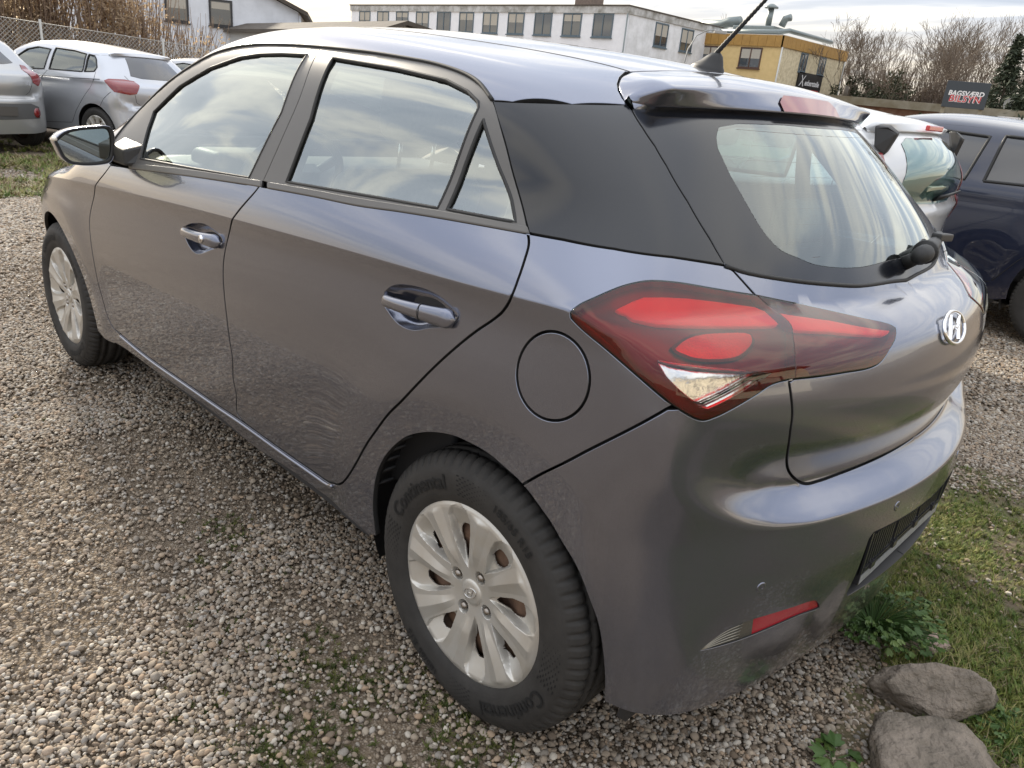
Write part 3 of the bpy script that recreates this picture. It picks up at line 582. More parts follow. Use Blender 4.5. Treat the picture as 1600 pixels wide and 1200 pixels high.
def panel_geo(loop, dom='side', holes=(), h=0.02, gap=0.002, off=0.0, flange=0.012, cham=0.0010, mirror_seam=False, feat=False, hole_gap=None, bres=0.010):
    to, lift = DOM[dom]
    loops = []
    for k, lp in enumerate([loop]+list(holes)):
        q = to(np.array(lp)) if np.array(lp).shape[1] == 3 else np.array(lp, float)
        q = resamp(q, bres); keep = np.linalg.norm(q-np.roll(q, 1, 0), axis=1) > 1e-4; q = q[keep]
        if area2(q) < 0: q = q[::-1]
        fixed = None
        if mirror_seam: fixed = (q[:, 0] > FL-FY-1e-4) if dom == 'side' else (q[:, 1] > -1e-4)
        g = gap if k == 0 else -(gap if hole_gap is None else hole_gap)
        loops.append((inset(q, g, lift, fixed), fixed))
    outer = loops[0][0]; mn = outer.min(0); mx = outer.max(0)
    gx = np.arange(mn[0], mx[0], h); gy = np.arange(mn[1], mx[1], h*.866)
    G = np.array([(x+(h/2 if j % 2 else 0), y) for j, y in enumerate(gy) for x in gx])
    if feat: G = np.vstack([FEAT, G]); nf = len(FEAT)
    else: nf = 0
    ok = inside(outer, G)
    for hl, _ in loops[1:]: ok &= ~inside(hl, G)
    mind = np.full(len(G), h*.45); mind[:nf] = .0025
    idx = np.where(ok)[0]; G = G[idx]; mind = mind[idx]; isf = idx < nf
    for q, _ in loops:
        d = bdist(q, G); k = d > mind; G, mind, isf = G[k], mind[k], isf[k]
    if nf and isf.any():                                   # drop plain grid points that crowd the feature rows
        fp = G[isf]; keep = np.ones(len(G), bool); cell = {}
        for p in fp: cell.setdefault((int(p[0]//.01), int(p[1]//.01)), []).append(p)
        for i in np.where(~isf)[0]:
            p = G[i]; a, b = int(p[0]//.01), int(p[1]//.01)
            if any((p[0]-q[0])**2+(p[1]-q[1])**2 < 5e-5 for da in (-1, 0, 1) for db in (-1, 0, 1) for q in cell.get((a+da, b+db), ())): keep[i] = False
        G = G[keep]
    V2 = [Vector(p) for q, _ in loops for p in q]; E = []; b = 0
    for q, _ in loops:
        n = len(q); E += [(b+i, b+(i+1) % n) for i in range(n)]; b += n
    nb = b; V2 += [Vector(p) for p in G]
    ov, oe, of, ove, _, _ = geometry.delaunay_2d_cdt(V2, E, [], 0, 1e-7)
    Q = np.array([tuple(v) for v in ov]); T = np.array([f for f in of])
    c = Q[T].mean(1); k = inside(outer, c)
    for hl, _ in loops[1:]: k &= ~inside(hl, c)
    T = T[k]
    omap = {}
    for i, orig in enumerate(ove):
        for o in orig: omap[o] = i
    P = lift(Q); Nn = grad(P); P = P+Nn*off
    fn = np.cross(P[T[:, 1]]-P[T[:, 0]], P[T[:, 2]]-P[T[:, 0]]); flip = (fn*Nn[T[:, 0]]).sum(1) < 0
    T[flip] = T[flip][:, ::-1]
    verts = [P]; norms = [Nn]; faces = [tuple(t) for t in T]; base = len(P); walls = set()
    if flange > 0:
        st = 0
        for k, (q, fixed) in enumerate(loops):
            n = len(q); ids = [omap[st+i] for i in range(n)]; st += n
            B = P[ids]; BN = Nn[ids]; tn = np.roll(B, -1, 0)-np.roll(B, 1, 0)
            if fixed is not None: pass
            out = np.cross(tn, BN); out /= np.linalg.norm(out, axis=1, keepdims=True)+1e-12
            pin = q.mean(0)
            # outward test in the domain
            e = to(B+out*2e-3); ins = inside(q, e); s = np.where(ins, -1, 1) if k == 0 else np.where(ins, 1, -1)
            sg = 1 if s.sum() > 0 else -1
            out *= sg
            r1 = B+out*cham-BN*cham; r2 = B+out*cham-BN*flange
            n1 = out+BN; n1 /= np.linalg.norm(n1, axis=1, keepdims=True)
            verts += [r1, r2]; norms += [n1, out]
            for i in range(n):
                j = (i+1) % n
                if fixed is not None and fixed[i] and fixed[j]: continue
                a, b2, c1, d1 = ids[i], ids[j], base+j, base+i
                f1 = (a, b2, c1, d1); f2 = (base+i, base+j, base+n+j, base+n+i)
                if (sg > 0): f1 = f1[::-1]; f2 = f2[::-1]
                faces.append(f1); walls.add(len(faces)); faces.append(f2)
            base += 2*n
    global LASTWALL
    LASTWALL = walls
    return np.vstack(verts), np.vstack(norms), faces
M_seam = pmat('seam_black', (.008, .008, .008), rough=.9)
def mesh_from(name, V, N_, faces, mi=None):
    me = bpy.data.meshes.new(name); me.from_pydata(V.tolist(), [], faces); me.polygons.foreach_set('use_smooth', [True]*len(me.polygons)); me.update()
    if mi is not None: me.polygons.foreach_set('material_index', mi)
    me.normals_split_custom_set_from_vertices(N_.tolist()); return me
FLIP = np.array([1, -1, 1.0])
def panel(name, loop, mat, parent=None, sides='L', parent_r=None, wall=True, **kw):
    """sides: L one object, LR a mirrored second object, J left and right half joined in one mesh (seam at y=0)"""
    V, N_, f = panel_geo(loop, mirror_seam=(sides == 'J'), **kw); nf = len(f); walls = set(LASTWALL)
    if walls: mat = [mat, M_seam if wall else mat]
    if sides == 'J':
        n = len(V); V = np.vstack([V, V*FLIP]); N_ = np.vstack([N_, N_*FLIP]); f = f+[tuple(i+n for i in q[::-1]) for q in f]
    mi = [1 if (i % nf) in walls else 0 for i in range(len(f))]
    o = link(name, mesh_from(name, V, N_, f, mi), mat, parent)
    if sides == 'LR':
        r = link(name, mesh_from(name, V*FLIP, N_*FLIP, [q[::-1] for q in f], mi), mat, parent_r or parent)
        return o, r
    return o
def cat(*a): return np.vstack(a)
def seg(name, a=None, b=None, rev=False, n=5):
    """piece of a surveyed line between the points nearest to a and b, smoothed"""
    P = CV[name]
    i = 0 if a is None else int(np.argmin(((P-np.array(a))**2).sum(1))); j = len(P)-1 if b is None else int(np.argmin(((P-np.array(b))**2).sum(1)))
    Q = P[min(i, j):max(i, j)+1]
    if len(Q) > 2: Q = smooth_line(Q, n)
    if i > j: Q = Q[::-1]
    return Q[::-1] if rev else Q
# ------------------------------------------------------------------ the grey hatchback
M_paint = pmat('grey_metallic_paint', (0.180, 0.196, 0.252), rough=0.15, metal=0.90, coat=1.0, coat_rough=0.015)
def add_dust(m):
    """thin road dust low on the bodywork"""
    nt = m.node_tree; N, L = nt.nodes, nt.links; tc = N.new('ShaderNodeTexCoord'); sp_ = N.new('ShaderNodeSeparateXYZ'); L.new(tc.outputs['Object'], sp_.inputs[0])
    mr = N.new('ShaderNodeMapRange'); mr.inputs['From Min'].default_value = .50; mr.inputs['From Max'].default_value = .18; mr.inputs['To Max'].default_value = .26; L.new(sp_.outputs['Z'], mr.inputs['Value'])
    nz = N.new('ShaderNodeTexNoise'); nz.inputs['Scale'].default_value = 7; nz.inputs['Detail'].default_value = 9; nz.inputs['Roughness'].default_value = .7; L.new(tc.outputs['Object'], nz.inputs['Vector'])
    rp = N.new('ShaderNodeMapRange'); rp.inputs['From Min'].default_value = .35; rp.inputs['From Max'].default_value = .75; L.new(nz.outputs['Fac'], rp.inputs['Value'])
    mu = N.new('ShaderNodeMath'); mu.operation = 'MULTIPLY'; L.new(mr.outputs[0], mu.inputs[0]); L.new(rp.outputs[0], mu.inputs[1])
    ad = N.new('ShaderNodeMath'); ad.operation = 'MULTIPLY_ADD'; L.new(rp.outputs[0], ad.inputs[0]); ad.inputs[1].default_value = .012; L.new(mu.outputs[0], ad.inputs[2])
    d = N.new('ShaderNodeBsdfDiffuse'); d.inputs[0].default_value = (.23, .195, .155, 1); mx = N.new('ShaderNodeMixShader'); L.new(ad.outputs[0], mx.inputs[0]); L.new(N['Principled BSDF'].outputs[0], mx.inputs[1]); L.new(d.outputs[0], mx.inputs[2]); L.new(mx.outputs[0], N['Material Output'].inputs['Surface'])
add_dust(M_paint)
def add_flake(m):
    """metal flake in the base coat and slight orange peel in the clear coat"""
    nt = m.node_tree; N, L = nt.nodes, nt.links; b = N['Principled BSDF']; tc = N.new('ShaderNodeTexCoord')
    v = N.new('ShaderNodeTexVoronoi'); v.inputs['Scale'].default_value = 900; L.new(tc.outputs['Object'], v.inputs['Vector'])
    bp = N.new('ShaderNodeBump'); bp.inputs['Strength'].default_value = .10; bp.inputs['Distance'].default_value = .0006; L.new(v.outputs['Distance'], bp.inputs['Height']); L.new(bp.outputs[0], b.inputs['Normal'])
    n = N.new('ShaderNodeTexNoise'); n.inputs['Scale'].default_value = 95; n.inputs['Detail'].default_value = 1; L.new(tc.outputs['Object'], n.inputs['Vector'])
    b2 = N.new('ShaderNodeBump'); b2.inputs['Strength'].default_value = .018; b2.inputs['Distance'].default_value = .0012; L.new(n.outputs['Fac'], b2.inputs['Height']); L.new(b2.outputs[0], b.inputs['Coat Normal'])
add_flake(M_paint)
M_blackgloss = pmat('gloss_black_trim', (0.008, 0.009, 0.012), rough=0.13, coat=0.0, spec=0.55)
M_frame = pmat('satin_black_frame', (0.085, 0.080, 0.074), rough=0.36, spec=0.7)
M_rubber = pmat('rubber_black', (0.016, 0.016, 0.016), rough=0.6)
M_plastic = pmat('black_plastic', (0.022, 0.022, 0.023), rough=0.5, bump=(900, 0.15, 0.0004))
M_dark = pmat('cabin_dark', (0.02, 0.02, 0.022), rough=0.8)
M_seat = pmat('seat_cloth', (0.17, 0.175, 0.18), rough=0.9, noise=(60, 0.5))
M_trim = pmat('cabin_trim', (0.50, 0.50, 0.47), rough=0.75)
M_glass = glassmat('window_glass', (0.88, 0.96, 0.91), 1.5, extra=0.21)
M_rglass = glassmat('rear_window_glass', (0.58, 0.78, 0.77), 1.5, extra=0.06)
M_chrome = pmat('chrome', (0.82, 0.82, 0.83), rough=0.08, metal=1.0)
M_redlens = glassmat('red_lens', (0.84, 0.006, 0.016), 1.40)
M_clearlens = glassmat('clear_lens', (0.92, 0.92, 0.92), 1.45)
M_lampred = pmat('lamp_red_guide', (1.0, 0.50, 0.58), rough=0.4)
M_lamphouse = pmat('lamp_housing', (0.17, 0.035, 0.045), rough=0.28, metal=0.4)
M_lampmid = pmat('lamp_reflector', (0.80, 0.26, 0.27), rough=0.28, metal=0.4, bump=(260, 0.5, 0.002))
M_lampwall = pmat('lamp_wall', (0.26, 0.05, 0.06), rough=0.4)
M_lampdark = pmat('lamp_dark_bezel', (0.05, 0.01, 0.012), rough=0.3)
M_silverrefl = pmat('lamp_silver_reflector', (0.85, 0.84, 0.82), rough=0.14, metal=1.0, bump=(70, 0.25, 0.003))
M_paintsatin = pmat('inner_shell', (0.03, 0.03, 0.032), rough=0.7)

car = empty('hatchback_car', (0, 0, 0))
tag(car, 'dark grey metallic five-door hatchback with red tail lamps and black rear pillar', 'car')
def P3(x, y, z): return np.array([[x, y, z]], float)
# ---- side pressing (quarter panel, sill) with the fuel flap opening
fuel_c = np.array([0.166, 0.856])
th = np.linspace(0, 2*np.pi, 49)[:-1]
def fuel_loop(r):
    P = np.stack([fuel_c[0]+r*np.cos(th), np.full_like(th, -.85), fuel_c[1]+r*np.sin(th)], 1)
    # put on the surface: solve y
    o = np.stack([P[:, 0], np.zeros_like(th), P[:, 2]], 1); d = np.tile(np.array([0, -1.0, 0]), (len(P), 1))
    return _bis(o, d, 0.3, 1.2)
arch = seg('arch'); qa = CV['qlamp']
iarch = int(np.argmin(((arch-CV['bgap'][0])**2).sum(1)))
qlo = smooth_line(qa[22:], 5)                  # lamp edge from the bumper seam up to the front tip
qup = smooth_line(qa[0:9], 5)                  # tip along the upper edge to the tailgate seam
side_loop = cat(CV['black_bottom'], CV['hatch_side'][13:], qup[::-1], qlo[::-1], seg('bgap')[::-1][1:], arch[:iarch][::-1],
                seg('sill_bottom')[::-1], seg('door_bottom')[::-1], seg('rdoor_rear', b=None)[::-1][1:])
side_loop = side_loop[:-1]
sp, sp_r = panel('side_panel', side_loop, M_paint, car, 'LR', holes=[fuel_loop(.0755)], h=.018, feat=True, flange=.014, gap=.0038)
ff, ff_r = panel('fuel_flap', fuel_loop(.0750), M_paint, sp, 'L', h=.012, gap=.0030, cham=.001), None
# ---- doors
fd_loop = cat(seg('fdoor_front'), seg('door_bottom', (-1.953, -.842, .316), (-.995, -.842, .324))[1:], seg('mid_gap')[::-1][1:], seg('belt', (-.85, -.836, 1.019), (-1.702, -.843, .95))[1:])
rd_loop = cat(seg('mid_gap'), seg('door_bottom', (-.995, -.842, .324), (-.499, -.851, .346))[1:], seg('rdoor_rear')[::-1][1:-2], seg('belt')[::-1][:-1][:23])
rdb = seg('belt', (.028, -.797, 1.069), (-.85, -.836, 1.019))
rd_loop = cat(seg('mid_gap')[1:], seg('door_bottom', (-.995, -.842, .324), (-.499, -.851, .346))[1:], seg('rdoor_rear')[::-1][1:-1], rdb)
def grow(loop3, d, dom='side'):
    to, lift = DOM[dom]; q = to(np.array(loop3)); q = resamp(q, .012)
    if area2(q) < 0: q = q[::-1]
    return lift(inset(q, -d, lift))
fhand = smooth_line(np.vstack([CV['fhandle'], CV['fhandle'][:1]]), 4)[:-1]; rhand = smooth_line(np.vstack([CV['rhandle'], CV['rhandle'][:1]]), 4)[:-1]
fdoor, fdoor_r = panel('front_door', fd_loop, M_paint, car, 'LR', holes=[fhand], h=.018, feat=True, gap=.0038, hole_gap=0.0)
rdoor, rdoor_r = panel('rear_door', rd_loop, M_paint, car, 'LR', holes=[rhand], h=.018, feat=True, gap=.0038, hole_gap=0.0)
# door handle cup (a dished recess) and grip
def handle(hloop, door, a, b, key):
    q = to_side(hloop); c = q.mean(0); n = len(q); rings = []; V = []; Nn = []
    P0 = lift_side(q); nr = 9
    for k in range(nr):
        t = k/(nr-1); r = 1-t; qq = c+(q-c)*r; Pk = lift_side(qq); g = grad(Pk)
        V.append(Pk - g*(.032*np.sqrt(max(0, 1-r**2.6)))); 
    f = [(k*n+i, k*n+(i+1) % n, (k+1)*n+(i+1) % n, (k+1)*n+i) for k in range(nr-1) for i in range(n)]
    me = bpy.data.meshes.new('handle_cup'); me.from_pydata(np.vstack(V).tolist(), [], f); me.polygons.foreach_set('use_smooth', [True]*len(f))
    bm = bmesh.new(); bm.from_mesh(me); bmesh.ops.remove_doubles(bm, verts=bm.verts, dist=1e-5); bmesh.ops.recalc_face_normals(bm, faces=bm.faces)
    bm.faces.ensure_lookup_table()
    if sum(fc.normal.y for fc in bm.faces) > 0: bmesh.ops.reverse_faces(bm, faces=bm.faces)
    bm.to_mesh(me); bm.free()
    link('handle_cup', me, M_paint, door)
    # grip: swept rounded bar from a (front, thin) to b (rear, thick)
    A = np.array(a); B = np.array(b); N = 26; K = 16; V = []
    for i in range(N):
        t = i/(N-1); s2 = A+(B-A)*t
        sg = np.array([[s2[0], -.85, s2[1]]]); pt = lift_side(to_side(sg))[0]; nn = grad(pt[None])[0]
        d = np.array([B[0]-A[0], 0, B[1]-A[1]]); d /= np.linalg.norm(d); up = np.cross(nn, d); up /= np.linalg.norm(up)
        if up[2] < 0: up = -up
        e = min(1, (t/.08))**.5*min(1, ((1-t)/.06))**.5 if 0 < t < 1 else 0.05
        hh = (.0125+.008*t**1.6)*max(e, .05); dep = (.010+.002*t)*max(e, .05)
        bow = .004+.013*math.sin(math.pi*min(1, t*1.02))**.6
        for k in range(K):
            an = 2*math.pi*k/K; cu, su = math.cos(an), math.sin(an)
            V.append(pt+nn*(bow+dep*np.sign(cu)*abs(cu)**.8)+up*(hh*np.sign(su)*abs(su)**.75))
    f = [(i*K+k, i*K+(k+1) % K, (i+1)*K+(k+1) % K, (i+1)*K+k) for i in range(N-1) for k in range(K)]+[tuple(range(K)), tuple((N-1)*K+k for k in range(K))]
    mb = MB(); mb.add(V, f, True); g = mb.build('door_handle', M_paint, door)
    if key:
        t = .72; s2 = A+(B-A)*t; pt = lift_side(to_side(np.array([[s2[0], -.85, s2[1]]])))[0]; nn = grad(pt[None])[0]
        mb = MB(); c0 = Vector(pt+nn*.024); nv = Vector(nn); mb.tube([c0, c0+nv*.006, c0+nv*.0061, c0+nv*.0045], [.0115, .0105, .007, .002], 20); mb.build('key_lock', M_chrome, door)
    else:
        mb = MB(); t = .63; s2 = A+(B-A)*t; pt = lift_side(to_side(np.array([[s2[0], -.85, s2[1]]])))[0]; nn = grad(pt[None])[0]
        d = np.array([B[0]-A[0], 0, B[1]-A[1]]); d /= np.linalg.norm(d); up = np.cross(nn, d)
        ring = [Vector(pt+nn*(.017+.0122*math.cos(a_))+up*(.0172*math.sin(a_))) for a_ in np.linspace(-1.9, 1.9, 15)]
        mb.tube(ring, .0009, 5); mb.build('handle_seam', M_rubber, door)
handle(rhand, rdoor, (-.303, .872), (-.077, .888), False)
handle(fhand, fdoor, (-1.283, .826), (-1.045, .840), True)
# ---- belt trims, window frames, glass
bt = CV['belt_top']; bl = CV['belt']
def strip(a0, a1, door, door_r):
    up = smooth_line(bt, 8); lo = smooth_line(bl, 8)
    up = up[(up[:, 0] >= a0) & (up[:, 0] <= a1)]; lo = lo[(lo[:, 0] >= a0) & (lo[:, 0] <= a1)]
    panel('belt_trim', cat(lo, up[::-1]), M_frame, door, 'LR', parent_r=door_r, h=.02, gap=.0004, off=.004, flange=.008, cham=.003)
strip(-1.74, -.856, fdoor, fdoor_r); strip(-.849, .03, rdoor, rdoor_r)
ft = CV['frame_top']; bg_ = seg('bgapB')
f_up = smooth_line(ft[:10], 5); r_up = smooth_line(ft[9:], 5)
belt_s = smooth_line(bt, 8)
ff_loop = cat(P3(-1.952, -.825, .975), f_up, bg_[1:], belt_s[belt_s[:, 0] < -.86][::-1])
rf_loop = cat(r_up, belt_s[(belt_s[:, 0] > -.85) & (belt_s[:, 0] < .01)][::-1], bg_[::-1][:-1])
gfl, grl, gql = CV['fglass'], CV['rglass'], CV['rquarter']
panel('window_frame', ff_loop, M_frame, fdoor, 'LR', parent_r=fdoor_r, holes=[gfl], h=.022, gap=.002, flange=.012, hole_gap=0)
panel('window_frame', rf_loop, M_frame, rdoor, 'LR', parent_r=rdoor_r, holes=[grl, gql], h=.022, gap=.002, flange=.012, hole_gap=0)
for lp, d0, d1 in ((gfl, fdoor, fdoor_r), (grl, rdoor, rdoor_r), (gql, rdoor, rdoor_r)):
    panel('window_glass', lp, M_glass, d0, 'LR', parent_r=d1, h=.03, gap=-.006, off=-.005, flange=0)
    # rubber run channel round the pane
    for sgn, dd in ((1, d0), (-1, d1)):
        q = resamp(to_side(lp), .012); Pp = lift_side(q); g = grad(Pp); pts = (Pp-g*.002)*np.array([1, sgn, 1]); mb = MB(); mb.tube([*pts, pts[0], pts[1]], .0042, 6, cap=False); mb.build('window_seal', M_rubber, dd)
# ---- rear pillar panel in gloss black
cp_loop = cat(CV['black_bottom'], CV['hatch_side'][6:13][::-1], CV['black_top'][::-1][1:], smooth_line(ft[16:], 5)[1:-1])
panel('pillar_panel', cp_loop, M_blackgloss, car, 'LR', h=.02, gap=.0032, flange=.012)
# ---- roof rail pressing, roof, bonnet, windscreen
ws = np.array([(-1.96, -.800), (-2.02, -.775), (-2.00, -.715), (-1.90, -.665), (-1.74, -.628), (-1.58, -.596), (-1.46, -.565)])
ditch = CV['ditch'].copy()
dit = np.array([(-1.46, -.480), (-1.2, -.455), (-1.0, -.437), (-.841, -.430), (-.583, -.428), (-.337, -.418), (-.22, -.410), (-.099, -.402)])
def top3(P2): return lift_top(np.array(P2, float))
rail = cat(top3(ws), top3(smooth_line(dit, 5)), CV['hatch_side'][1:7], CV['black_top'][::-1][1:], smooth_line(ft[:17], 5)[::-1])
panel('roof_rail', rail, M_paint, car, 'LR', dom='top', h=.02, gap=.0026, flange=.012)
roof_loop = np.vstack([smooth_line(dit, 5), [(-.093, -.328), (-.088, -.2), (-.085, -.1), (-.085, 0)], [(-1.50, 0), (-1.495, -.15), (-1.485, -.3), (-1.468, -.42)]])
panel('roof', np.array(roof_loop), M_paint, car, 'J', dom='top', h=.03, gap=.0026, flange=.012)
wsl = np.vstack([[(-1.50, 0), (-1.495, -.15), (-1.485, -.3), (-1.468, -.42), (-1.46, -.482), (-1.465, -.560)], ws[::-1][1:-1], [(-2.12, -.70), (-2.20, -.5), (-2.25, -.25), (-2.26, 0)]])
panel('windscreen', wsl[::-1], M_glass, car, 'J', dom='top', h=.04, gap=.002, off=-.003, flange=.006)
hood = np.array([(-2.27, 0), (-2.26, -.25), (-2.21, -.5), (-2.13, -.71), (-2.03, -.79), (-2.3, -.795), (-2.6, -.778), (-2.85, -.745), (-3.02, -.66), (-3.1, -.5), (-3.14, -.25), (-3.15, 0)])
panel('bonnet', hood, M_paint, car, 'J', dom='top', h=.03, gap=.002, flange=.012)
hp3 = top3(hood[4:10])
fend = cat(seg('fdoor_front')[::-1], P3(-1.952, -.83, .955), hp3, P3(-3.1, -.5, .62), P3(-3.13, -.5, .40), P3(-2.93, -.8, .22), P3(-2.925, -.8, .40))
af = CV['archf']
aa = np.linspace(R_(168), R_(-9), 40); af3 = np.stack([-2.565+.362*np.cos(aa), np.full_like(aa, -.85), .305+.35*np.sin(aa)], 1)
fend = cat(seg('fdoor_front')[::-1], P3(-1.955, -.83, .95), hp3[:-1], P3(-3.07, -.55, .64), P3(-3.10, -.55, .40), P3(-3.05, -.6, .24), P3(-2.94, -.8, .22), af3, P3(-2.10, -.835, .243), P3(-2.03, -.84, .25), P3(-1.955, -.84, .312))
panel('front_fender', fend, M_paint, car, 'LR', h=.02, feat=True, flange=.014, gap=.0036)
# nose: front bumper shell, unseen from here but closed
nose = MB(); ny = np.linspace(-.60, .60, 25); nz = np.linspace(.2, .75, 14)
NV = [];
for z_ in nz:
    o = np.stack([np.full_like(ny, -2.7), ny, np.full_like(ny, z_)], 1); d = np.tile(np.array([-1.0, 0, 0]), (len(ny), 1)); NV.append(_bis(o, d, 0, 1.0))
NV = np.vstack(NV); nose.add(NV, [(i*25+j, i*25+j+1, (i+1)*25+j+1, (i+1)*25+j) for i in range(13) for j in range(24)], True); nose.build('front_bumper', M_paint, car)
# ---- tailgate
hs = CV['hatch_side']; cz0 = np.array([[0.428, 0.0, 0.985]])
hgb = cat(smooth_line(CV['hglass_bottom'][:6], 4), lift_side(to_side(P3(.42, 0.0, .994))))
hl = CV['hlamp']
hl_top = smooth_line(hl[0:7], 4); hl_bot = smooth_line(hl[6:14], 4)
hlow = CV['hatch_low'].copy(); hlow_s = smooth_line(hlow[:11], 4)
hend = lift_side(to_side(np.array([(.50, -.25, .656), (.52, -.12, .658), (.53, 0.0, .660)])))
tg_loop = cat(hgb, hend[::-1], hlow_s[::-1], hl_bot[::-1], hl_top[::-1][1:-1], hs[13:][::-1])
tailgate = panel('tailgate', tg_loop, M_paint, car, 'J', h=.016, gap=.0040, flange=.014, bres=.008)
# glass: frit band and clear centre
cgl = cat(CV['cglass'][:14], P3(.389, 0.0, 1.036), P3(.152, 0.0, 1.282), CV['cglass_top'][1:][::-1])
cgl = lift_side(to_side(cat(smooth_line(CV['cglass'][:14], 3), P3(.389, 0.0, 1.036)))); cgt = lift_side(to_side(np.vstack([CV['cglass_top'][1:], P3(.152, 0.0, 1.282)])))
clear_loop = cat(cgl, cgt[::-1])
toplim = lift_side(to_side(np.array([(.02, -.535, 1.300), (.08, -.40, 1.312), (.12, -.2, 1.318), (.13, 0.0, 1.320)])))
fr_loop = cat(hgb, toplim[::-1], hs[7:13])
# the seam runs y=0: cut the frit band into outline minus clear area (open at the seam)
frit = cat(hgb, lift_side(to_side(P3(.389, 0.0, 1.036))), cgl[::-1], cgt[1:], toplim[::-1], hs[7:13])
panel('rear_window_border', frit, M_blackgloss, tailgate, 'J', h=.018, gap=.0032, flange=.010, bres=.008, off=.0005)
panel('rear_window', clear_loop, M_rglass, tailgate, 'J', h=.02, gap=-.0015, flange=0, off=0.0)
mbh = MB()
for z_ in np.linspace(1.055, 1.268, 9):
    hwid = np.interp(z_, [1.055, 1.10, 1.20, 1.268], [.33, .415, .40, .34]); ys = np.linspace(-hwid, hwid, 41); Pw = lift_side(to_side(np.stack([np.full_like(ys, .3), -np.abs(ys), np.full_like(ys, z_)], 1))); Pw[:, 1] = np.where(ys > 0, -Pw[:, 1], Pw[:, 1])
    g = grad(Pw); mbh.tube(Pw-g*.0004, .00042, 4)
mbh.build('heater_wires', pmat('heater_wire', (.06, .03, .02), .6), tailgate)
# bottom seal line of the rear glass
sl = cat(hgb, (hgb*FLIP)[::-1][1:]); gs = grad(sl); MB().tube(sl+gs*.0005, .0042, 6).build('rear_window_seal', M_rubber, tailgate)
# ---- roof spoiler of the tailgate
ys = np.linspace(-.532, .532, 81); NS = len(ys); V = []; ab = np.abs(ys)
gapx = np.interp(ab, [0, .1, .2, .256, .328, .402, .458, .495, .516, .529, .54, .60], [-.083, -.083, -.086, -.091, -.091, -.097, -.077, -.052, -.031, -.009, .008, .03])
A_ = lift_top(np.stack([gapx, ys], 1)); A_[:, 0] = gapx
lt = np.stack([.1005-.13*ys**2, ys, 1.349-.065*ys**2], 1); lb = np.stack([.137-.361*ys**2, ys, 1.308-.052*ys**2], 1)
w = ss((ab-.490)/.045)[:, None]                       # towards the ends the lip melts into the pillar corner
endp = np.stack([np.full(NS, .012), ys, np.full(NS, 1.300)], 1)
lt = lt*(1-w)+(endp+np.array([-.006, 0, .008]))*w; lb = lb*(1-w*.8)+endp*w*.8
A2 = A_+(lt-A_)*.5+np.stack([0*ys, 0*ys, .010*(1-w[:, 0])], 1)
def xsurf(y_, z_):
    o = np.stack([np.full(len(y_), -.25), y_, z_], 1); return _bis(o, np.tile(np.array([1.0, 0, 0]), (len(y_), 1)), 0, .9)
under = xsurf(ys, 1.303-.02*(ab/.548)**2); under[:, 0] -= .004
prof = [A_-np.array([0, 0, .014]), A_-np.array([0, 0, .0015]), A_+np.array([.0015, 0, 0]), A_*.7+A2*.3, A2, A2*.5+lt*.5+np.array([0, 0, .004]), lt*.85+A2*.15+np.array([.0, 0, .002]), lt, lt+np.array([.0035, 0, -.004]), lt*.5+lb*.5+np.array([.001, 0, 0]), lb+np.array([0, 0, .003]), lb+np.array([-.003, 0, -.001]), lb*.6+under*.4+np.array([0, 0, .004]), under+np.array([0, 0, .002])]
K = len(prof); V = np.stack(prof, 1).reshape(-1, 3)
spo = MB(); spo.add(V, [(i*K+j, i*K+j+1, (i+1)*K+j+1, (i+1)*K+j) for i in range(NS-1) for j in range(K-1)], True)
spoiler = spo.build('roof_spoiler', M_paint, tailgate)
md = spoiler.modifiers.new('sub', 'SUBSURF'); md.levels = 1; md.render_levels = 1
# high brake lamp set in the lip
yb = np.linspace(-.145, .145, 31); tb = np.linspace(0, 1, 7); V = []
for y in yb:
    t0 = np.array([.1005-.13*y*y, y, 1.349-.065*y*y]); b0 = np.array([.137-.361*y*y, y, 1.308-.052*y*y]); e = abs(y)/.145; lo_, hi_ = .14+.35*max(0, e-.82)/.18, .93
    for t in tb: p = t0+(b0-t0)*(lo_+(hi_-lo_)*t); V.append(p+np.array([.0045, 0, .001]))
MB().add(V, [(i*7+j, i*7+j+1, (i+1)*7+j+1, (i+1)*7+j) for i in range(30) for j in range(6)], True).build('brake_light', pmat('brake_lens', (.23, .012, .016), rough=.12, coat=.8), tailgate)
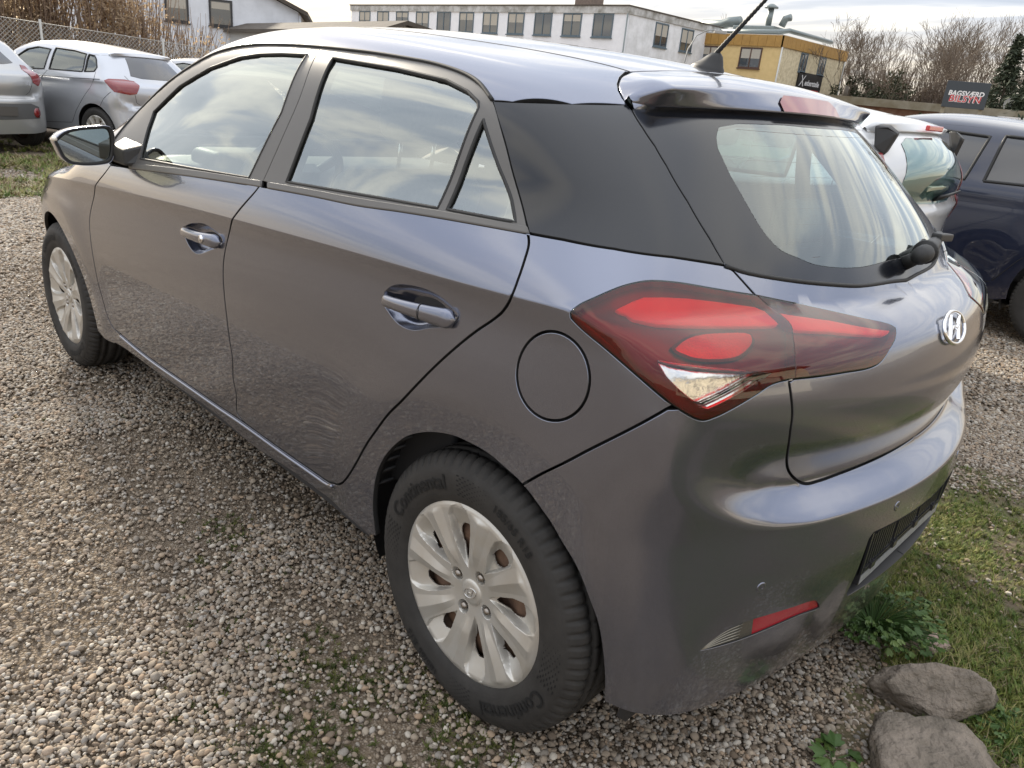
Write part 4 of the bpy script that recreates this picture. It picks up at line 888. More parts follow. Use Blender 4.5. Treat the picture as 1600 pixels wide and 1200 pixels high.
# ---- tail lamps: tinted lens over a housing with light guide, oval reflector and a clear lower chamber
def lamp(parent, parent_r, loop, band, oval=None, clear=None):
    lp = np.array(loop); holes = [clear] if clear is not None else []
    panel('lamp_lens', lp, M_redlens, parent, 'LR', parent_r=parent_r, wall=False, holes=holes, h=.015, gap=.0015, off=.003, flange=.006, cham=.002, hole_gap=0.0, bres=.006)
    panel('lamp_housing', lp, M_lamphouse, parent, 'LR', parent_r=parent_r, holes=[grow(clear, -.002)] if clear is not None else [], h=.02, gap=.001, off=-.016, flange=0, hole_gap=0, bres=.006)
    q = resamp(to_side(lp), .008); q = q if area2(q) > 0 else q[::-1]; q = inset(q, .0018, lift_side); Pw_ = lift_side(q); gw = grad(Pw_); nw = len(Pw_); Vw = np.vstack([Pw_+gw*.002, Pw_-gw*.017])
    for s_, pr in ((1, parent), (-1, parent_r)): MB().add(Vw*np.array([1, s_, 1]), [(i, (i+1) % nw, nw+(i+1) % nw, nw+i) for i in range(nw)], True).build('housing_wall', M_lampwall, pr)
    panel('light_guide', band, M_lampred, parent, 'LR', parent_r=parent_r, wall=False, h=.015, gap=0, off=-.006, flange=.010, cham=.003, bres=.006)
    if oval is not None:
        panel('lamp_bezel', grow(oval, .007), M_lampdark, parent, 'LR', parent_r=parent_r, h=.02, gap=0, off=-.0095, flange=.006, bres=.006)
        panel('lamp_reflector', oval, M_lampmid, parent, 'LR', parent_r=parent_r, h=.015, gap=.001, off=-.008, flange=.004, cham=.003, bres=.006)
    if clear is not None:
        panel('clear_lens', clear, M_clearlens, parent, 'LR', parent_r=parent_r, wall=False, h=.015, gap=.0005, off=.0028, flange=.004, bres=.006)
        panel('indicator_reflector', clear, M_silverrefl, parent, 'LR', parent_r=parent_r, h=.012, gap=.002, off=-.024, flange=0, bres=.006)
        q = resamp(to_side(clear), .008); Pp = lift_side(q); g = grad(Pp); n = len(Pp); V = np.vstack([Pp+g*.001, Pp-g*.026])
        for s_, pr in ((1, parent), (-1, parent_r)): MB().add(V*np.array([1, s_, 1]), [(i, (i+1) % n, n+(i+1) % n, n+i) for i in range(n)], True).build('chamber_wall', M_silverrefl, pr)
def closed(P, n=4): return smooth_line(np.vstack([P, P[:1]]), n)[:-1]
qsp = CV['qlamp'][8:15]
ql_loop = cat(qup, smooth_line(CV['qlamp'][8:15], 4)[1:], smooth_line(CV['qlamp'][14:23], 4)[1:], qlo[1:-1], )
tail_l = empty('tail_lamp'); tail_l.parent = car; tail_r = empty('tail_lamp'); tail_r.parent = car
ovl = closed(CV['oval']); oc_ = ovl.mean(0); ovl = oc_+(ovl-oc_)*np.array([.84, .84, .80])-np.array([0, 0, .004])
lamp(tail_l, tail_r, ql_loop, CV['band'], ovl, CV['clear'])
hl_loop = cat(hl_top, hl_bot[1:], smooth_line(hl[13:], 4)[1:])
tin_l = empty('tailgate_lamp'); tin_l.parent = car; tin_r = empty('tailgate_lamp'); tin_r.parent = car
lamp(tin_l, tin_r, hl_loop, CV['band2'])
# ---- rear bumper
lampbot = smooth_line(CV['qlamp'][14:23], 4)[::-1]      # from the wing seam to the tailgate seam
fogl = closed(CV['fog'], 3)
def rect_side(y0, y1, z0, z1, n=6):
    yy = np.linspace(y0, y1, n); a = np.stack([0*yy+.55, yy, 0*yy+z0], 1); b = np.stack([0*yy+.55, yy[::-1], 0*yy+z1], 1); return cat(a, b)
bz = .19
bot = cat(lift_side(to_side(np.array([(.53, 0.0, .213), (.53, -.18, .213)]))), smooth_line(CV['bump_bottom'][:6][::-1], 4))
bump_loop = cat(seg('bgap')[:-1], lampbot[1:], hlow_s, hend, bot, arch[iarch:][::-1][3:])
bump_loop[:, 1] = np.minimum(bump_loop[:, 1], 0)
plz0, plz1, plw = .375, .535, .285
bump_loop = cat(seg('bgap')[:-1], lampbot[1:], hlow_s, hend, lift_side(to_side(np.array([(.59, 0.0, plz1), (.59, -.1, plz1), (.58, -.2, plz1), (.57, -plw+.01, plz1), (.57, -plw, plz1-.01), (.57, -plw, plz0+.012), (.57, -plw+.012, plz0), (.58, -.15, plz0), (.59, 0.0, plz0)]))), bot, arch[iarch:][::-1][1:])
bumper = panel('rear_bumper', bump_loop, M_paint, car, 'J', holes=[fogl], h=.016, feat=True, gap=.0034, flange=.016, hole_gap=0, bres=.008)
# plate recess, holder, brackets
rec = MB(); px_ = .545
yy = np.linspace(-plw, plw, 21); top_ = lift_side(to_side(np.stack([0*yy+.55, -np.abs(yy), 0*yy+plz1], 1))); top_[:, 1] = yy; bt_ = lift_side(to_side(np.stack([0*yy+.55, -np.abs(yy), 0*yy+plz0], 1))); bt_[:, 1] = yy
bk = np.stack([.548-.10*yy**2, yy, 0*yy+plz1-.006], 1); bk2 = np.stack([.548-.10*yy**2, yy, 0*yy+plz0+.006], 1)
n = len(yy); rec.add(np.vstack([top_, bk, bk2, bt_]), [(k*n+i, k*n+i+1, (k+1)*n+i+1, (k+1)*n+i) for k in range(3) for i in range(n-1)])
rec.add([top_[0], bk[0], bk2[0], bt_[0]], [(0, 1, 2, 3)]); rec.add([top_[-1], bk[-1], bk2[-1], bt_[-1]], [(0, 1, 2, 3)])
rec.build('plate_recess', M_plastic, bumper)
hold = MB(); hx = .566
hold.box((hx-.006, -.254, .418), (hx, .254, .530)); hold.box((hx-.006, -.254, .395), (hx+.004, .254, .420))
for y0 in (-.254, .246): hold.box((hx-.003, y0, .421), (hx+.0045, y0+.008, .528))
hold.box((hx-.003, -.246, .522), (hx+.0045, .246, .529))
for k in range(30):
    y = -.232+k*.016
    if k % 10 != 9: hold.box((hx+.0002, y-.0025, .440), (hx+.0045, y+.0025, .515))
for z_ in (.433, .425): hold.box((hx+.0003, -.245, z_-.0015), (hx+.006, .245, z_+.0015))
for y in (-.2, -.07, .07, .2): hold.box((hx+.0004, y-.012, .421), (hx+.009, y+.012, .436))
hold.build('plate_holder', pmat('plate_holder_black', (.03, .03, .032), rough=.2), bumper)
MB().box((hx+.0045, -.252, .397), (hx+.0055, .252, .4185)).build('plate_strip', pmat('plate_strip', (.30, .31, .33), rough=.3, noise=(120, .6, (.10, .10, .11))), bumper)
# reflector lamp low in the bumper: red outer half, ribbed clear inner half
fs = CV['fog']; sa, sb = np.array([.490, -.558, .408]), np.array([.489, -.545, .3615])
fst = fs[3]*.67+fs[4]*.33; fsb = fs[10]*.4+fs[11]*.6
red_l = cat(fst[None], fs[4:11], fsb[None]); clr_l = cat(fs[:4], fst[None], fsb[None], fs[11:])
for lp_, mt, nm in ((red_l, pmat('reflector_red', (.32, .008, .02), rough=.12, coat=1, bump=(600, .4, .001)), 'reflector'), (clr_l, pmat('reflector_clear', (.16, .15, .13), rough=.15, metal=.6, bump=(300, .6, .002)), 'fog_lamp')):
    V, N_, f = panel_geo(lp_, h=.01, gap=.0004, off=-.004, flange=.008, bres=.006)
    for s_ in (1, -1):
        link(nm, mesh_from(nm, V*np.array([1, s_, 1]), N_*np.array([1, s_, 1]), f if s_ > 0 else [q[::-1] for q in f]), mt, bumper)
ribs = MB()
for k in range(5):
    t = (k+.7)/5.6; a = CV['fog'][0]*.9+CV['fog'][1]*.1; 
    pts = []
    for u in np.linspace(.06, .92, 9):
        topc = np.array([np.interp(u, [0, .33, .66, 1], CV['fog'][:4, j]) for j in range(3)]); botc = np.array([np.interp(u, [0, .55, 1], [CV['fog'][0, j], CV['fog'][12, j], CV['fog'][11, j]]) for j in range(3)])
        pts.append(topc*(1-t)+botc*t)
    Pq = lift_side(to_side(np.array(pts))); g = grad(Pq); ribs.tube(Pq-g*.003, .0016, 5)
ribs.build('lamp_rib', pmat('rib_clear', (.24, .23, .20), rough=.15, metal=.7), bumper)
for y, z_ in ((-.579, .492), (-.204, .578), (.204, .578), (.579, .492)):
    p = lift_side(to_side(np.array([[.5, -abs(y), z_]]))); g = grad(p)[0]; p = p[0]; 
    if y > 0: p = p*FLIP; g = g*FLIP
    c0 = Vector(p); nv = Vector(g); MB().tube([c0-nv*.004, c0+nv*.0008, c0+nv*.0012, c0+nv*.001], [.0112, .0112, .0085, .001], 24).build('parking_sensor', M_paint, bumper)
# loading notch in the bumper ledge
pn = lift_side(to_side(np.array([[.56, 0.0, .645]])))[0]

# rounded lip of the sill just under the doors
sb_ = lift_side(resamp(to_side(seg('door_bottom', n=8)), .02, closed=False)); gsb = grad(sb_); sl_p = sb_+gsb*.0015-np.array([0, 0, .0085])
for s_ in (1, -1): MB().tube(sl_p*np.array([1, s_, 1]), .0052, 10).build('sill_lip', M_paint, car)
# ------------------------------------------------------------------ lettering helper
def text_geo(s, size=1.0, extrude=0.0, shear=0.0, bold=0.0, space=1.0):
    cu = bpy.data.curves.new('t', 'FONT'); cu.body = s; cu.size = size; cu.extrude = extrude; cu.align_x = 'CENTER'; cu.align_y = 'CENTER'; cu.shear = shear; cu.offset = bold; cu.space_character = space; cu.resolution_u = 4
    o = bpy.data.objects.new('t', cu); COL.objects.link(o); dg = bpy.context.evaluated_depsgraph_get(); me = o.evaluated_get(dg).to_mesh()
    V = np.array([v.co[:] for v in me.vertices]).reshape(-1, 3); f = [tuple(p.vertices) for p in me.polygons]
    o.evaluated_get(dg).to_mesh_clear(); bpy.data.objects.remove(o); bpy.data.curves.remove(cu); return V, f
# ------------------------------------------------------------------ wheels
M_tyre = pmat('tyre_rubber', (0.036, 0.034, 0.032), rough=0.7, spec=0.35, noise=(22, 0.8, (0.022, 0.021, 0.020)), bump=(160, 0.25, 0.0015))
M_tyretext = pmat('tyre_lettering', (0.006, 0.006, 0.006), rough=0.85)
M_cover = pmat('wheel_cover_silver', (0.56, 0.55, 0.52), rough=0.42, metal=0.6, noise=(14, 0.5, (0.47, 0.42, 0.34)))
M_rim = pmat('rusty_steel_wheel', (0.19, 0.115, 0.075), rough=0.6, metal=0.2, noise=(30, 0.9, (0.09, 0.055, 0.04)))
M_nut = pmat('wheel_nut', (0.30, 0.27, 0.24), rough=0.3, metal=0.9)
def oval_badge(mb, M, w, h, t):
    """ring with a slanted letter between two swung uprights; plane XZ, facing -Y, then moved by M"""
    n = 48
    ring = [M @ Vector((w/2*math.cos(a), -t*.5, h/2*math.sin(a))) for a in np.linspace(0, 2*np.pi, n+1)]
    mb.tube(ring, t*.55, 8, cap=False)
    def stroke(pts, wd):
        pts = [Vector((p[0]*w, 0, p[1]*h)) for p in pts]; V = []
        for i, p in enumerate(pts):
            d = (pts[min(i+1, len(pts)-1)]-pts[max(i-1, 0)]).normalized(); q = Vector((-d.z, 0, d.x)); ww = wd[i]*h
            for a, b in ((-ww, -t*.2), (-ww*.5, -t), (ww*.5, -t), (ww, -t*.2)): V.append(M @ (p+q*a+Vector((0, b, 0))))
        mb.add(V, [(i*4+j, i*4+j+1, (i+1)*4+j+1, (i+1)*4+j) for i in range(len(pts)-1) for j in range(3)], True)
    stroke([(-.34, -.30), (-.25, -.14), (-.17, .08), (-.06, .40)], [.02, .055, .065, .04])
    stroke([(.06, -.40), (.17, -.08), (.25, .14), (.34, .30)], [.04, .065, .055, .02])
    stroke([(-.20, -.05), (-.07, .05), (.07, -.05), (.20, .05)], [.035, .05, .05, .035])
def make_wheel(text=True):
    root = empty('wheel')
    # tyre: polar grid with circumferential grooves and shoulder sipes
    yp = [(-.072, .196), (-.080, .203), (-.0875, .212), (-.092, .226), (-.0945, .245), (-.0940, .262), (-.0915, .278), (-.0890, .2805), (-.0875, .2845), (-.0825, .2925), (-.077, .2995), (-.071, .3045), (-.062, .3080), (-.0505, .3098), (-.0495, .3035), (-.0430, .3035), (-.0420, .3106), (-.0245, .3112), (-.0235, .3045), (-.0165, .3045), (-.0155, .3114), (0.0, .3116)]
    yp = yp+[(-y, r) for y, r in yp[:-1][::-1]]; n = 504; V = []; k = len(yp)
    for i in range(n):
        t = 2*math.pi*i/n; ph = (i % 7)
        for (y, r) in yp:
            rr = r; a = abs(y)
            if .0505 <= a < .0885 and ph in (0, 1) and r > .283: rr = r-.0062*min(1, (r-.283)/.012)
            elif a < .0505 and (i+3) % 14 in (0,) and r > .306: rr = r-.003
            V.append((rr*math.cos(t+(.012 if a < .05 else 0)*0), y, rr*math.sin(t)))
    mb = MB(); mb.add(V, [(i*k+j, i*k+j+1, ((i+1) % n)*k+j+1, ((i+1) % n)*k+j) for i in range(n) for j in range(k-1)], True)
    tyre = mb.build('tyre', M_tyre, root)
    if text:
        def bend(s, ang, size, rad, shear=0, bold=0, sp=1.0):
            Vt, ft_ = text_geo(s, size, 0.0, shear, bold, sp); out = []
            for x, y, z in Vt:
                a = ang-x/rad; r = rad+y
                ys = np.interp(r, [.212, .226, .245, .262, .278, .2845], [-.0875, -.092, -.0945, -.0940, -.0915, -.0875])
                out.append((r*math.cos(a), ys-.0030, r*math.sin(a)))
            return out, ft_
        for s, ang, sz, sp in (('Continental', R_(134), .047, 1.0), ('Continental', R_(-46), .047, 1.0), ('185/65 R15', R_(62), .024, 1.1), ('185/65 R15', R_(242), .024, 1.1)):
            v, f = bend(s, ang, sz, .249 if sz > .03 else .254, 0.0, .0006, sp); tm = MB().add(v, f).build('sidewall_lettering', M_tyretext, root, recalc=False)
        # chequered fade fields beside the name
        for a0, a1, dirn in ((R_(100), R_(80), 1), (R_(-80), R_(-100), 1), (R_(166), R_(190), -1), (R_(-14), R_(10), -1)):
            tm = MB()
            for i in range(12):
                for j in range(9):
                    if (i+j) % 2: continue
                    a = a0+(a1-a0)*i/12; da = abs(a1-a0)/12*.45*(1-i/16); r = .227+j*.0052
                    q = [(a-da, r), (a+da, r), (a+da, r+.003*(1-i/16)), (a-da, r+.003*(1-i/16))]
                    tm.add([(rr*math.cos(aa), np.interp(rr, [.212, .226, .245, .262, .278], [-.0875, -.092, -.0945, -.0940, -.0915])-.0008, rr*math.sin(aa)) for aa, rr in q], [(0, 1, 2, 3)])
            o_ = tm.build('sidewall_pattern', M_tyretext, root, recalc=False); o_['kind'] = 'stuff'
    # steel rim behind the cover
    rim = MB(); rim.lathe([(.1965, -.074), (.190, -.060), (.186, -.035), (.178, -.030), (.160, -.045), (.12, -.052), (.08, -.040), (.05, -.048), (.0, -.048)], 64)
    rim.lathe([(.196, .074), (.185, .06), (.180, .0), (.186, -.035)], 48); rim.build('steel_rim', M_rim, root)
    hol = MB()
    for q in range(8):
        a = R_(22.5+45*q+9); c = Vector((.150*math.cos(a), -.0505, .150*math.sin(a))); hol.tube([c, c+Vector((0, -.0035, 0))], .0125, 14)
    hol.build('rim_hole', M_rubber, root)
    # cover: eight swept blades, four long and four short openings between them
    nt_, nr = 8*112, 92; rs = np.concatenate([np.linspace(.0, .186, nr-10), np.linspace(.188, .2045, 10)])
    TT, RR = np.meshgrid(np.arange(nt_)/nt_*360., rs, indexing='ij'); sec = np.floor((TT-16+22.5)/45).astype(int); big = (sec % 2) == 0
    dl = (TT-16+22.5) % 45-22.5; dl = dl+2.5*(RR-.118)/.08*ss((RR-.05)/.03)
    wp = np.where(big, np.interp(RR, [.052, .07, .10, .14, .175, .195, .2035], [0, 5.5, 9.5, 11.5, 10.5, 7, 0]), np.interp(RR, [.078, .095, .12, .15, .175, .195, .2035], [0, 4, 7.5, 9, 9, 6, 0]))
    pk = ss((wp-np.abs(dl))/1.5+.5)*(wp > 0); pd = np.interp(RR, [.055, .08, .105, .150, .178, .197, .204], [0, .010, .020, .020, .009, .002, 0])
    bl_ = np.interp(RR, [0, .035, .06, .10, .16, .192, .198, .2045], [-.0685, -.0690, -.0715, -.0775, -.083, -.0862, -.0852, -.0815])
    db = (22.5-np.abs(dl))*np.sign(dl); rg = .0060*np.clip(1-np.abs(db+2.5)/9, 0, 1)*ss((RR-.055)/.05)*(1-ss((RR-.185)/.012))
    YY_ = bl_-rg+pd*pk
    ec = np.where(big, ((RR-.114)/.036)**2+(dl/(6.5+3.0*ss((RR-.08)/.06)))**2, ((RR-.134)/.022)**2+(dl/7.0)**2)
    for q in range(4):
        an = R_(66+90*q); dd_ = np.hypot(RR*np.cos(np.radians(TT))-.052*math.cos(an), RR*np.sin(np.radians(TT))-.052*math.sin(an)); YY_ = np.where(dd_ < .0155, np.maximum(YY_, -.0715+.013*ss((.0155-dd_)/.003)), YY_)
    keep = ec >= 1.18; V = np.stack([RR*np.cos(np.radians(TT)), YY_, RR*np.sin(np.radians(TT))], -1).reshape(-1, 3)
    f = [(i*nr+j, i*nr+j+1, ((i+1) % nt_)*nr+j+1, ((i+1) % nt_)*nr+j) for i in range(nt_) for j in range(nr-1) if keep[i, j] and keep[i, j+1] and keep[(i+1) % nt_, j] and keep[(i+1) % nt_, j+1]]
    mb = MB(); mb.add(V, f, True); cov = mb.build('wheel_cover', M_cover, root, recalc=True)
    sol = cov.modifiers.new('thick', 'SOLIDIFY'); sol.thickness = .0025; sol.offset = -1
    es = cov.modifiers.new('split', 'EDGE_SPLIT'); es.split_angle = R_(28)
    for q in range(4):
        an = R_(66+90*q); c = Vector((.052*math.cos(an), -.056, .052*math.sin(an)))
        MB().tube([c, c+Vector((0, -.013, 0)), c+Vector((0, -.017, 0)), c+Vector((0, -.019, 0))], [.0092, .0092, .0070, .001], 6).build('wheel_nut', M_nut, root)
    cap = MB(); cap.lathe([(.0, -.0745), (.020, -.0738), (.0275, -.0722), (.0295, -.0700), (.0297, -.066)], 40); cap.build('centre_cap', M_cover, root)
    bd = MB(); oval_badge(bd, Matrix.Translation((0, -.0742, 0)) @ Matrix.Rotation(R_(-30), 4, 'Y'), .038, .022, .0016); bd.build('cap_emblem', M_chrome, root)
    return root
wheel0 = make_wheel()
wheel0.parent = car; wheel0.location = (0, -.760, .3045); wheel0.rotation_euler = (0, R_(0), 0)
for x, y, rz in ((-2.57, -.758, 0), (0, .760, math.pi), (-2.57, .758, math.pi)):
    w_ = clone(wheel0, car); w_.location = (x, y, .3045); w_.rotation_euler = (0, R_(17 if x < -1 else 0), rz)
# wheel wells and inner shell
wells = MB()
for cx in (.01, -2.565):
    for s_ in (-1, 1):
        an = np.linspace(R_(-14), R_(198), 41); V = []
        for a in an:
            for y in (.845, .80, .62, .56):
                r = .366 if y > .83 else .385; X_, Z_ = cx+r*math.cos(a), .305+r*math.sin(a)*.99
                lim = float(-lift_side(to_side(np.array([[X_, -.8, Z_]])))[0, 1])-.012 if y > .7 else y
                V.append((X_, s_*min(y, lim), Z_))
        wells.add(V, [(i*4+j, i*4+j+1, (i+1)*4+j+1, (i+1)*4+j) for i in range(40) for j in range(3)], True)
        for i in range(0, 40):
            pass
        c = (cx, s_*.56, .305); V = [c]+[(cx+.385*math.cos(a), s_*.56, .305+.385*math.sin(a)*.99) for a in an]; wells.add(V, [(0, i+1, i+2) for i in range(40)])
wells.build('wheel_arch_liner', M_plastic, car)
# ribbed texture of the felt liner in the rear arch
rb = MB()
for k in range(9):
    a = R_(118+6*k); p0 = Vector((.01+.383*math.cos(a), -.83, .305+.38*math.sin(a))); rb.tube([p0, p0+Vector((0, .22, 0))], .006, 5)
rb.build('liner_rib', M_plastic, car)
def shell():
    xs = np.concatenate([np.arange(-3.0, FX, .05)-FX, np.arange(0, FL-FY+.001, .04)]); zs = np.arange(.22, .97, .03)
    S = np.array([(s, z) for z in zs for s in xs]); P = lift_side(S); g = grad(P); Q = P-g*.030
    nx = len(xs); ok = np.ones(len(S), bool)
    for cx in (.01, -2.565): ok &= ~(np.hypot(P[:, 0]-cx, P[:, 2]-.305) < .40) | (P[:, 1] > -.5)
    fl = [(i*nx+j, i*nx+j+1, (i+1)*nx+j+1, (i+1)*nx+j) for i in range(len(zs)-1) for j in range(nx-1)]
    cut = lambda c: c[0] > .40 and abs(c[1]) < .34 and .33 < c[2] < .58
    fl = [f for f in fl if ok[list(f)].all() and not cut(Q[list(f)].mean(0))]
    mb = MB(); mb.add(Q, fl, True); mb.add(Q*FLIP, [f[::-1] for f in fl], True); mb.build('inner_shell', M_paintsatin, car, recalc=False)
    mb = MB(); mb.box((-3.2, -.56, .20), (.40, .56, .235)); mb.box((-2.2, -.70, .22), (-.37, .70, .25)); mb.build('floor_pan', M_dark, car)
shell()
# inner pillar trims (seen through the glass)
for lp, hl_, dm in ((ff_loop, [grow(gfl, -.004)], 'side'), (rf_loop, [grow(grl, -.004), grow(gql, -.004)], 'side')):
    panel('pillar_trim', lp, M_dark, car, 'LR', dom=dm, holes=hl_, h=.04, gap=-.010, off=-.022, flange=0, hole_gap=-.010)
panel('pillar_trim', cp_loop, M_dark, car, 'LR', h=.04, gap=-.012, off=-.022, flange=0)
panel('pillar_trim', rail, M_trim, car, 'LR', dom='top', h=.04, gap=-.010, off=-.022, flange=0)
panel('headliner', np.array(roof_loop), M_trim, car, 'J', dom='top', h=.06, gap=-.012, off=-.022, flange=0)
# roof ditch mouldings
mo = MB()
dd = lift_top(smooth_line(dit, 5)); gd = grad(dd)
for s_ in (1, -1): MB().tube((dd-gd*.002)*np.array([1, s_, 1]), .0030, 6).build('roof_moulding', M_rubber, car)

# drip seal above the doors
dr = MB(); q = smooth_line(ft[:17], 5); g = grad(q)
for s_ in (1, -1): MB().tube((q+g*.0005)*np.array([1, s_, 1]), .0045, 6).build('door_seal', M_rubber, car)
# ---- cabin
def rounded(name, a, b, mat, bev, parent=car, M=None):
    mb = MB(); mb.box(a, b, M); o = mb.build(name, mat, parent)
    bm = bmesh.new(); bm.from_mesh(o.data); bmesh.ops.bevel(bm, geom=bm.edges[:], offset=bev, segments=4, affect='EDGES', profile=.5)
    for f in bm.faces: f.smooth = True
    bm.to_mesh(o.data); bm.free(); return o
for y in (-.36, .36):
    rounded('front_seat', (-1.55, y-.25, .36), (-1.02, y+.25, .56), M_seat, .06)
    Mb = Matrix.Translation((-1.03, y, .48)) @ Matrix.Rotation(R_(18), 4, 'Y'); rounded('seat_backrest', (-.07, -.25, 0), (.07, .25, .60), M_seat, .06, M=Mb)
    Mh = Matrix.Translation((-.835, y, 1.135)) @ Matrix.Rotation(R_(12), 4, 'Y'); rounded('headrest', (-.055, -.135, -.0), (.055, .135, .20), M_seat, .05, M=Mh)
    hm = MB(); 
    for d in (-.06, .06): hm.tube([(-.855, y+d, 1.02), (-.835, y+d, 1.17)], .006, 8)
    hm.build('headrest_post', M_chrome, car)
rounded('rear_bench', (-.62, -.62, .36), (-.15, .62, .58), M_seat, .06)
Mb = Matrix.Translation((-.16, 0, .52)) @ Matrix.Rotation(R_(22), 4, 'Y'); rounded('rear_backrest', (-.06, -.60, 0), (.06, .60, .46), M_seat, .05, M=Mb)
for y in (-.36, .36): rounded('rear_headrest', (-.05, y-.11, .97), (.05, y+.11, 1.09), M_seat, .04)
rounded('parcel_shelf', (.02, -.56, .93), (.30, .56, .955), M_dark, .008)
rounded('dashboard', (-2.15, -.70, .62), (-1.72, .70, .95), M_plastic, .09)
rounded('instrument_hood', (-1.92, -.56, .92), (-1.70, -.20, 1.0), M_plastic, .035)
for s_ in (-1, 1):
    rounded('door_card', (-1.75, s_*.775-.012, .35), (-.95, s_*.775+.012, .96), M_dark, .01); rounded('door_card', (-.85, s_*.765-.012, .40), (-.15, s_*.765+.012, 1.0), M_dark, .01)
st = MB(); Ms = Matrix.Translation((-1.52, -.37, .93)) @ Matrix.Rotation(R_(-62), 4, 'Y')
st.tube([Ms @ Vector((.185*math.cos(a), .185*math.sin(a), 0)) for a in np.linspace(0, 2*np.pi, 41)], .016, 8, cap=False)
for a in (R_(180), R_(60), R_(-60)): st.tube([Ms @ Vector((.03*math.cos(a), .03*math.sin(a), -.02)), Ms @ Vector((.18*math.cos(a), .18*math.sin(a), 0))], .016, 8)
st.box((-.07, -.07, -.05), (.07, .07, .0), Ms); st.build('steering_wheel', M_plastic, car)
# ---- door mirrors
def mirror(s_):
    C0 = Vector((-1.80, -.945, 1.006)); root = empty('door_mirror'); root.parent = car
    out = [(-.085, .014), (-.055, .040), (-.013, .0535), (.040, .060), (.073, .0625), (.088, .055), (.0935, .030), (.090, -.009), (.082, -.040), (.071, -.0515), (.045, -.058), (.004, -.061), (-.025, -.0592), (-.046, -.055), (-.062, -.042), (-.0685, -.032), (-.077, -.008)]
    out = [Vector((p[0], p[1])) for p in smooth_line(np.array([o+(0,) for o in out]+[out[0]+(0,)]), 3)[:-1, :2]]
    n = len(out); rings = []
    for dx, sc in ((.010, .985), (.013, 1.0), (.004, 1.015), (-.03, 1.0), (-.06, .93), (-.09, .76), (-.11, .5), (-.118, .2)): rings.append([C0+Vector((dx-.10*(p.x*sc)*0, p.x*sc, p.y*sc)) for p in out])
    V = [v for r in rings for v in r]; mb = MB(); mb.add([(v.x, v.y*s_, v.z) for v in V], [(i*n+j, i*n+(j+1) % n, (i+1)*n+(j+1) % n, (i+1)*n+j) for i in range(len(rings)-1) for j in range(n)]+[tuple(range((len(rings)-1)*n, len(rings)*n))], True); mb.build('mirror_housing', M_paint, root)
    V = [C0+Vector((.0105, p.x*.985, p.y*.985)) for p in out]+[C0+Vector((.0125, p.x*.90+.001, p.y*.86)) for p in out]+[C0+Vector((.004, p.x*.885+.001, p.y*.845)) for p in out]
    mb = MB(); mb.add([(v.x, v.y*s_, v.z) for v in V], [(i*n+j, i*n+(j+1) % n, (i+1)*n+(j+1) % n, (i+1)*n+j) for i in range(2) for j in range(n)], True); mb.build('mirror_bezel', M_rubber, root)
    mb = MB(); V = [C0+Vector((.005-.14*(p.x*.885)*.35, p.x*.89+.001, p.y*.85)) for p in out]; mb.add([(v.x, v.y*s_, v.z) for v in V], [tuple(range(n))]); g = mb.build('mirror_glass', pmat('mirror_glass', (.55, .60, .58), rough=.01, metal=1.0), root, recalc=False)
    mb = MB(); mb.tube([(-1.79, s_*-1.026, 1.026), (-1.785, s_*-1.034, 1.023)], [.009, .005], 10); mb.build('turn_signal', pmat('signal_lens', (.8, .75, .65), rough=.1, coat=1), root)
    mb = MB(); mb.add([(x, y*s_, z) for x, y, z in ((-1.80, -.86, .955), (-1.70, -.86, .955), (-1.70, -.86, 1.005), (-1.80, -.86, 1.01), (-1.90, -.80, .965), (-1.66, -.80, .965), (-1.68, -.785, 1.03), (-1.88, -.785, 1.03))], [(0, 1, 2, 3), (4, 5, 6, 7), (0, 1, 5, 4), (1, 2, 6, 5), (2, 3, 7, 6), (3, 0, 4, 7)]); mb.build('mirror_foot', M_plastic, root, bevel=.008)
mirror(1); mirror(-1)
# ---- antenna, wiper, emblem
an = MB(); zr = float(lift_top(np.array([[-.165, 0.0]]))[0, 2])
ants = empty('roof_antenna'); ants.parent = car
V = []; K = 20
for (dz, rx, ry, ox) in ((-.006, .047, .026, 0), (.002, .046, .025, 0), (.008, .041, .021, .002), (.018, .032, .016, .008), (.028, .023, .012, .014), (.036, .012, .009, .018)):
    for k in range(K): t = 2*math.pi*k/K; V.append((-.165+ox+rx*math.cos(t), ry*math.sin(t), zr+dz-.05*0+(-.10*(rx*math.cos(t)) if dz < .01 else 0)))
mb = MB(); mb.add(V, [(i*K+k, i*K+(k+1) % K, (i+1)*K+(k+1) % K, (i+1)*K+k) for i in range(5) for k in range(K)]+[tuple(5*K+k for k in range(K))], True); mb.build('antenna_base', M_plastic, ants)
mb = MB(); p0 = Vector((-.152, 0, zr+.030)); d = Vector((.098, 0, .110)).normalized(); L_ = .21; pts = []; rr = []
for i in range(90): t = i/89; pts.append(p0+d*L_*t); rr.append((.0062-.0022*t)*(1.0+.10*math.sin(i*1.5)))
mb.tube(pts, rr, 10); mb.build('antenna_mast', M_rubber, ants)
wip = empty('rear_wiper'); wip.parent = tailgate
def gl(y, z, o): 
    p = lift_side(to_side(np.array([[.35, -abs(y), z]]))); g = grad(p)[0]; p = p[0]
    if y > 0: p = p*FLIP; g = g*FLIP
    return Vector(p+g*o)
mb = MB(); mb.tube([gl(.0, 1.022, .036), gl(.012, 1.0235, .040), gl(.05, 1.026, .040), gl(.07, 1.028, .038)], [.010, .0195, .0205, .017], 14); mb.build('wiper_pivot_cap', M_rubber, wip)
mb = MB(); mb.tube([gl(.066, 1.028, .036), gl(.074, 1.0285, .036), gl(.082, 1.029, .036)], [.026, .027, .024], 18); mb.build('wiper_collar', M_rubber, wip)
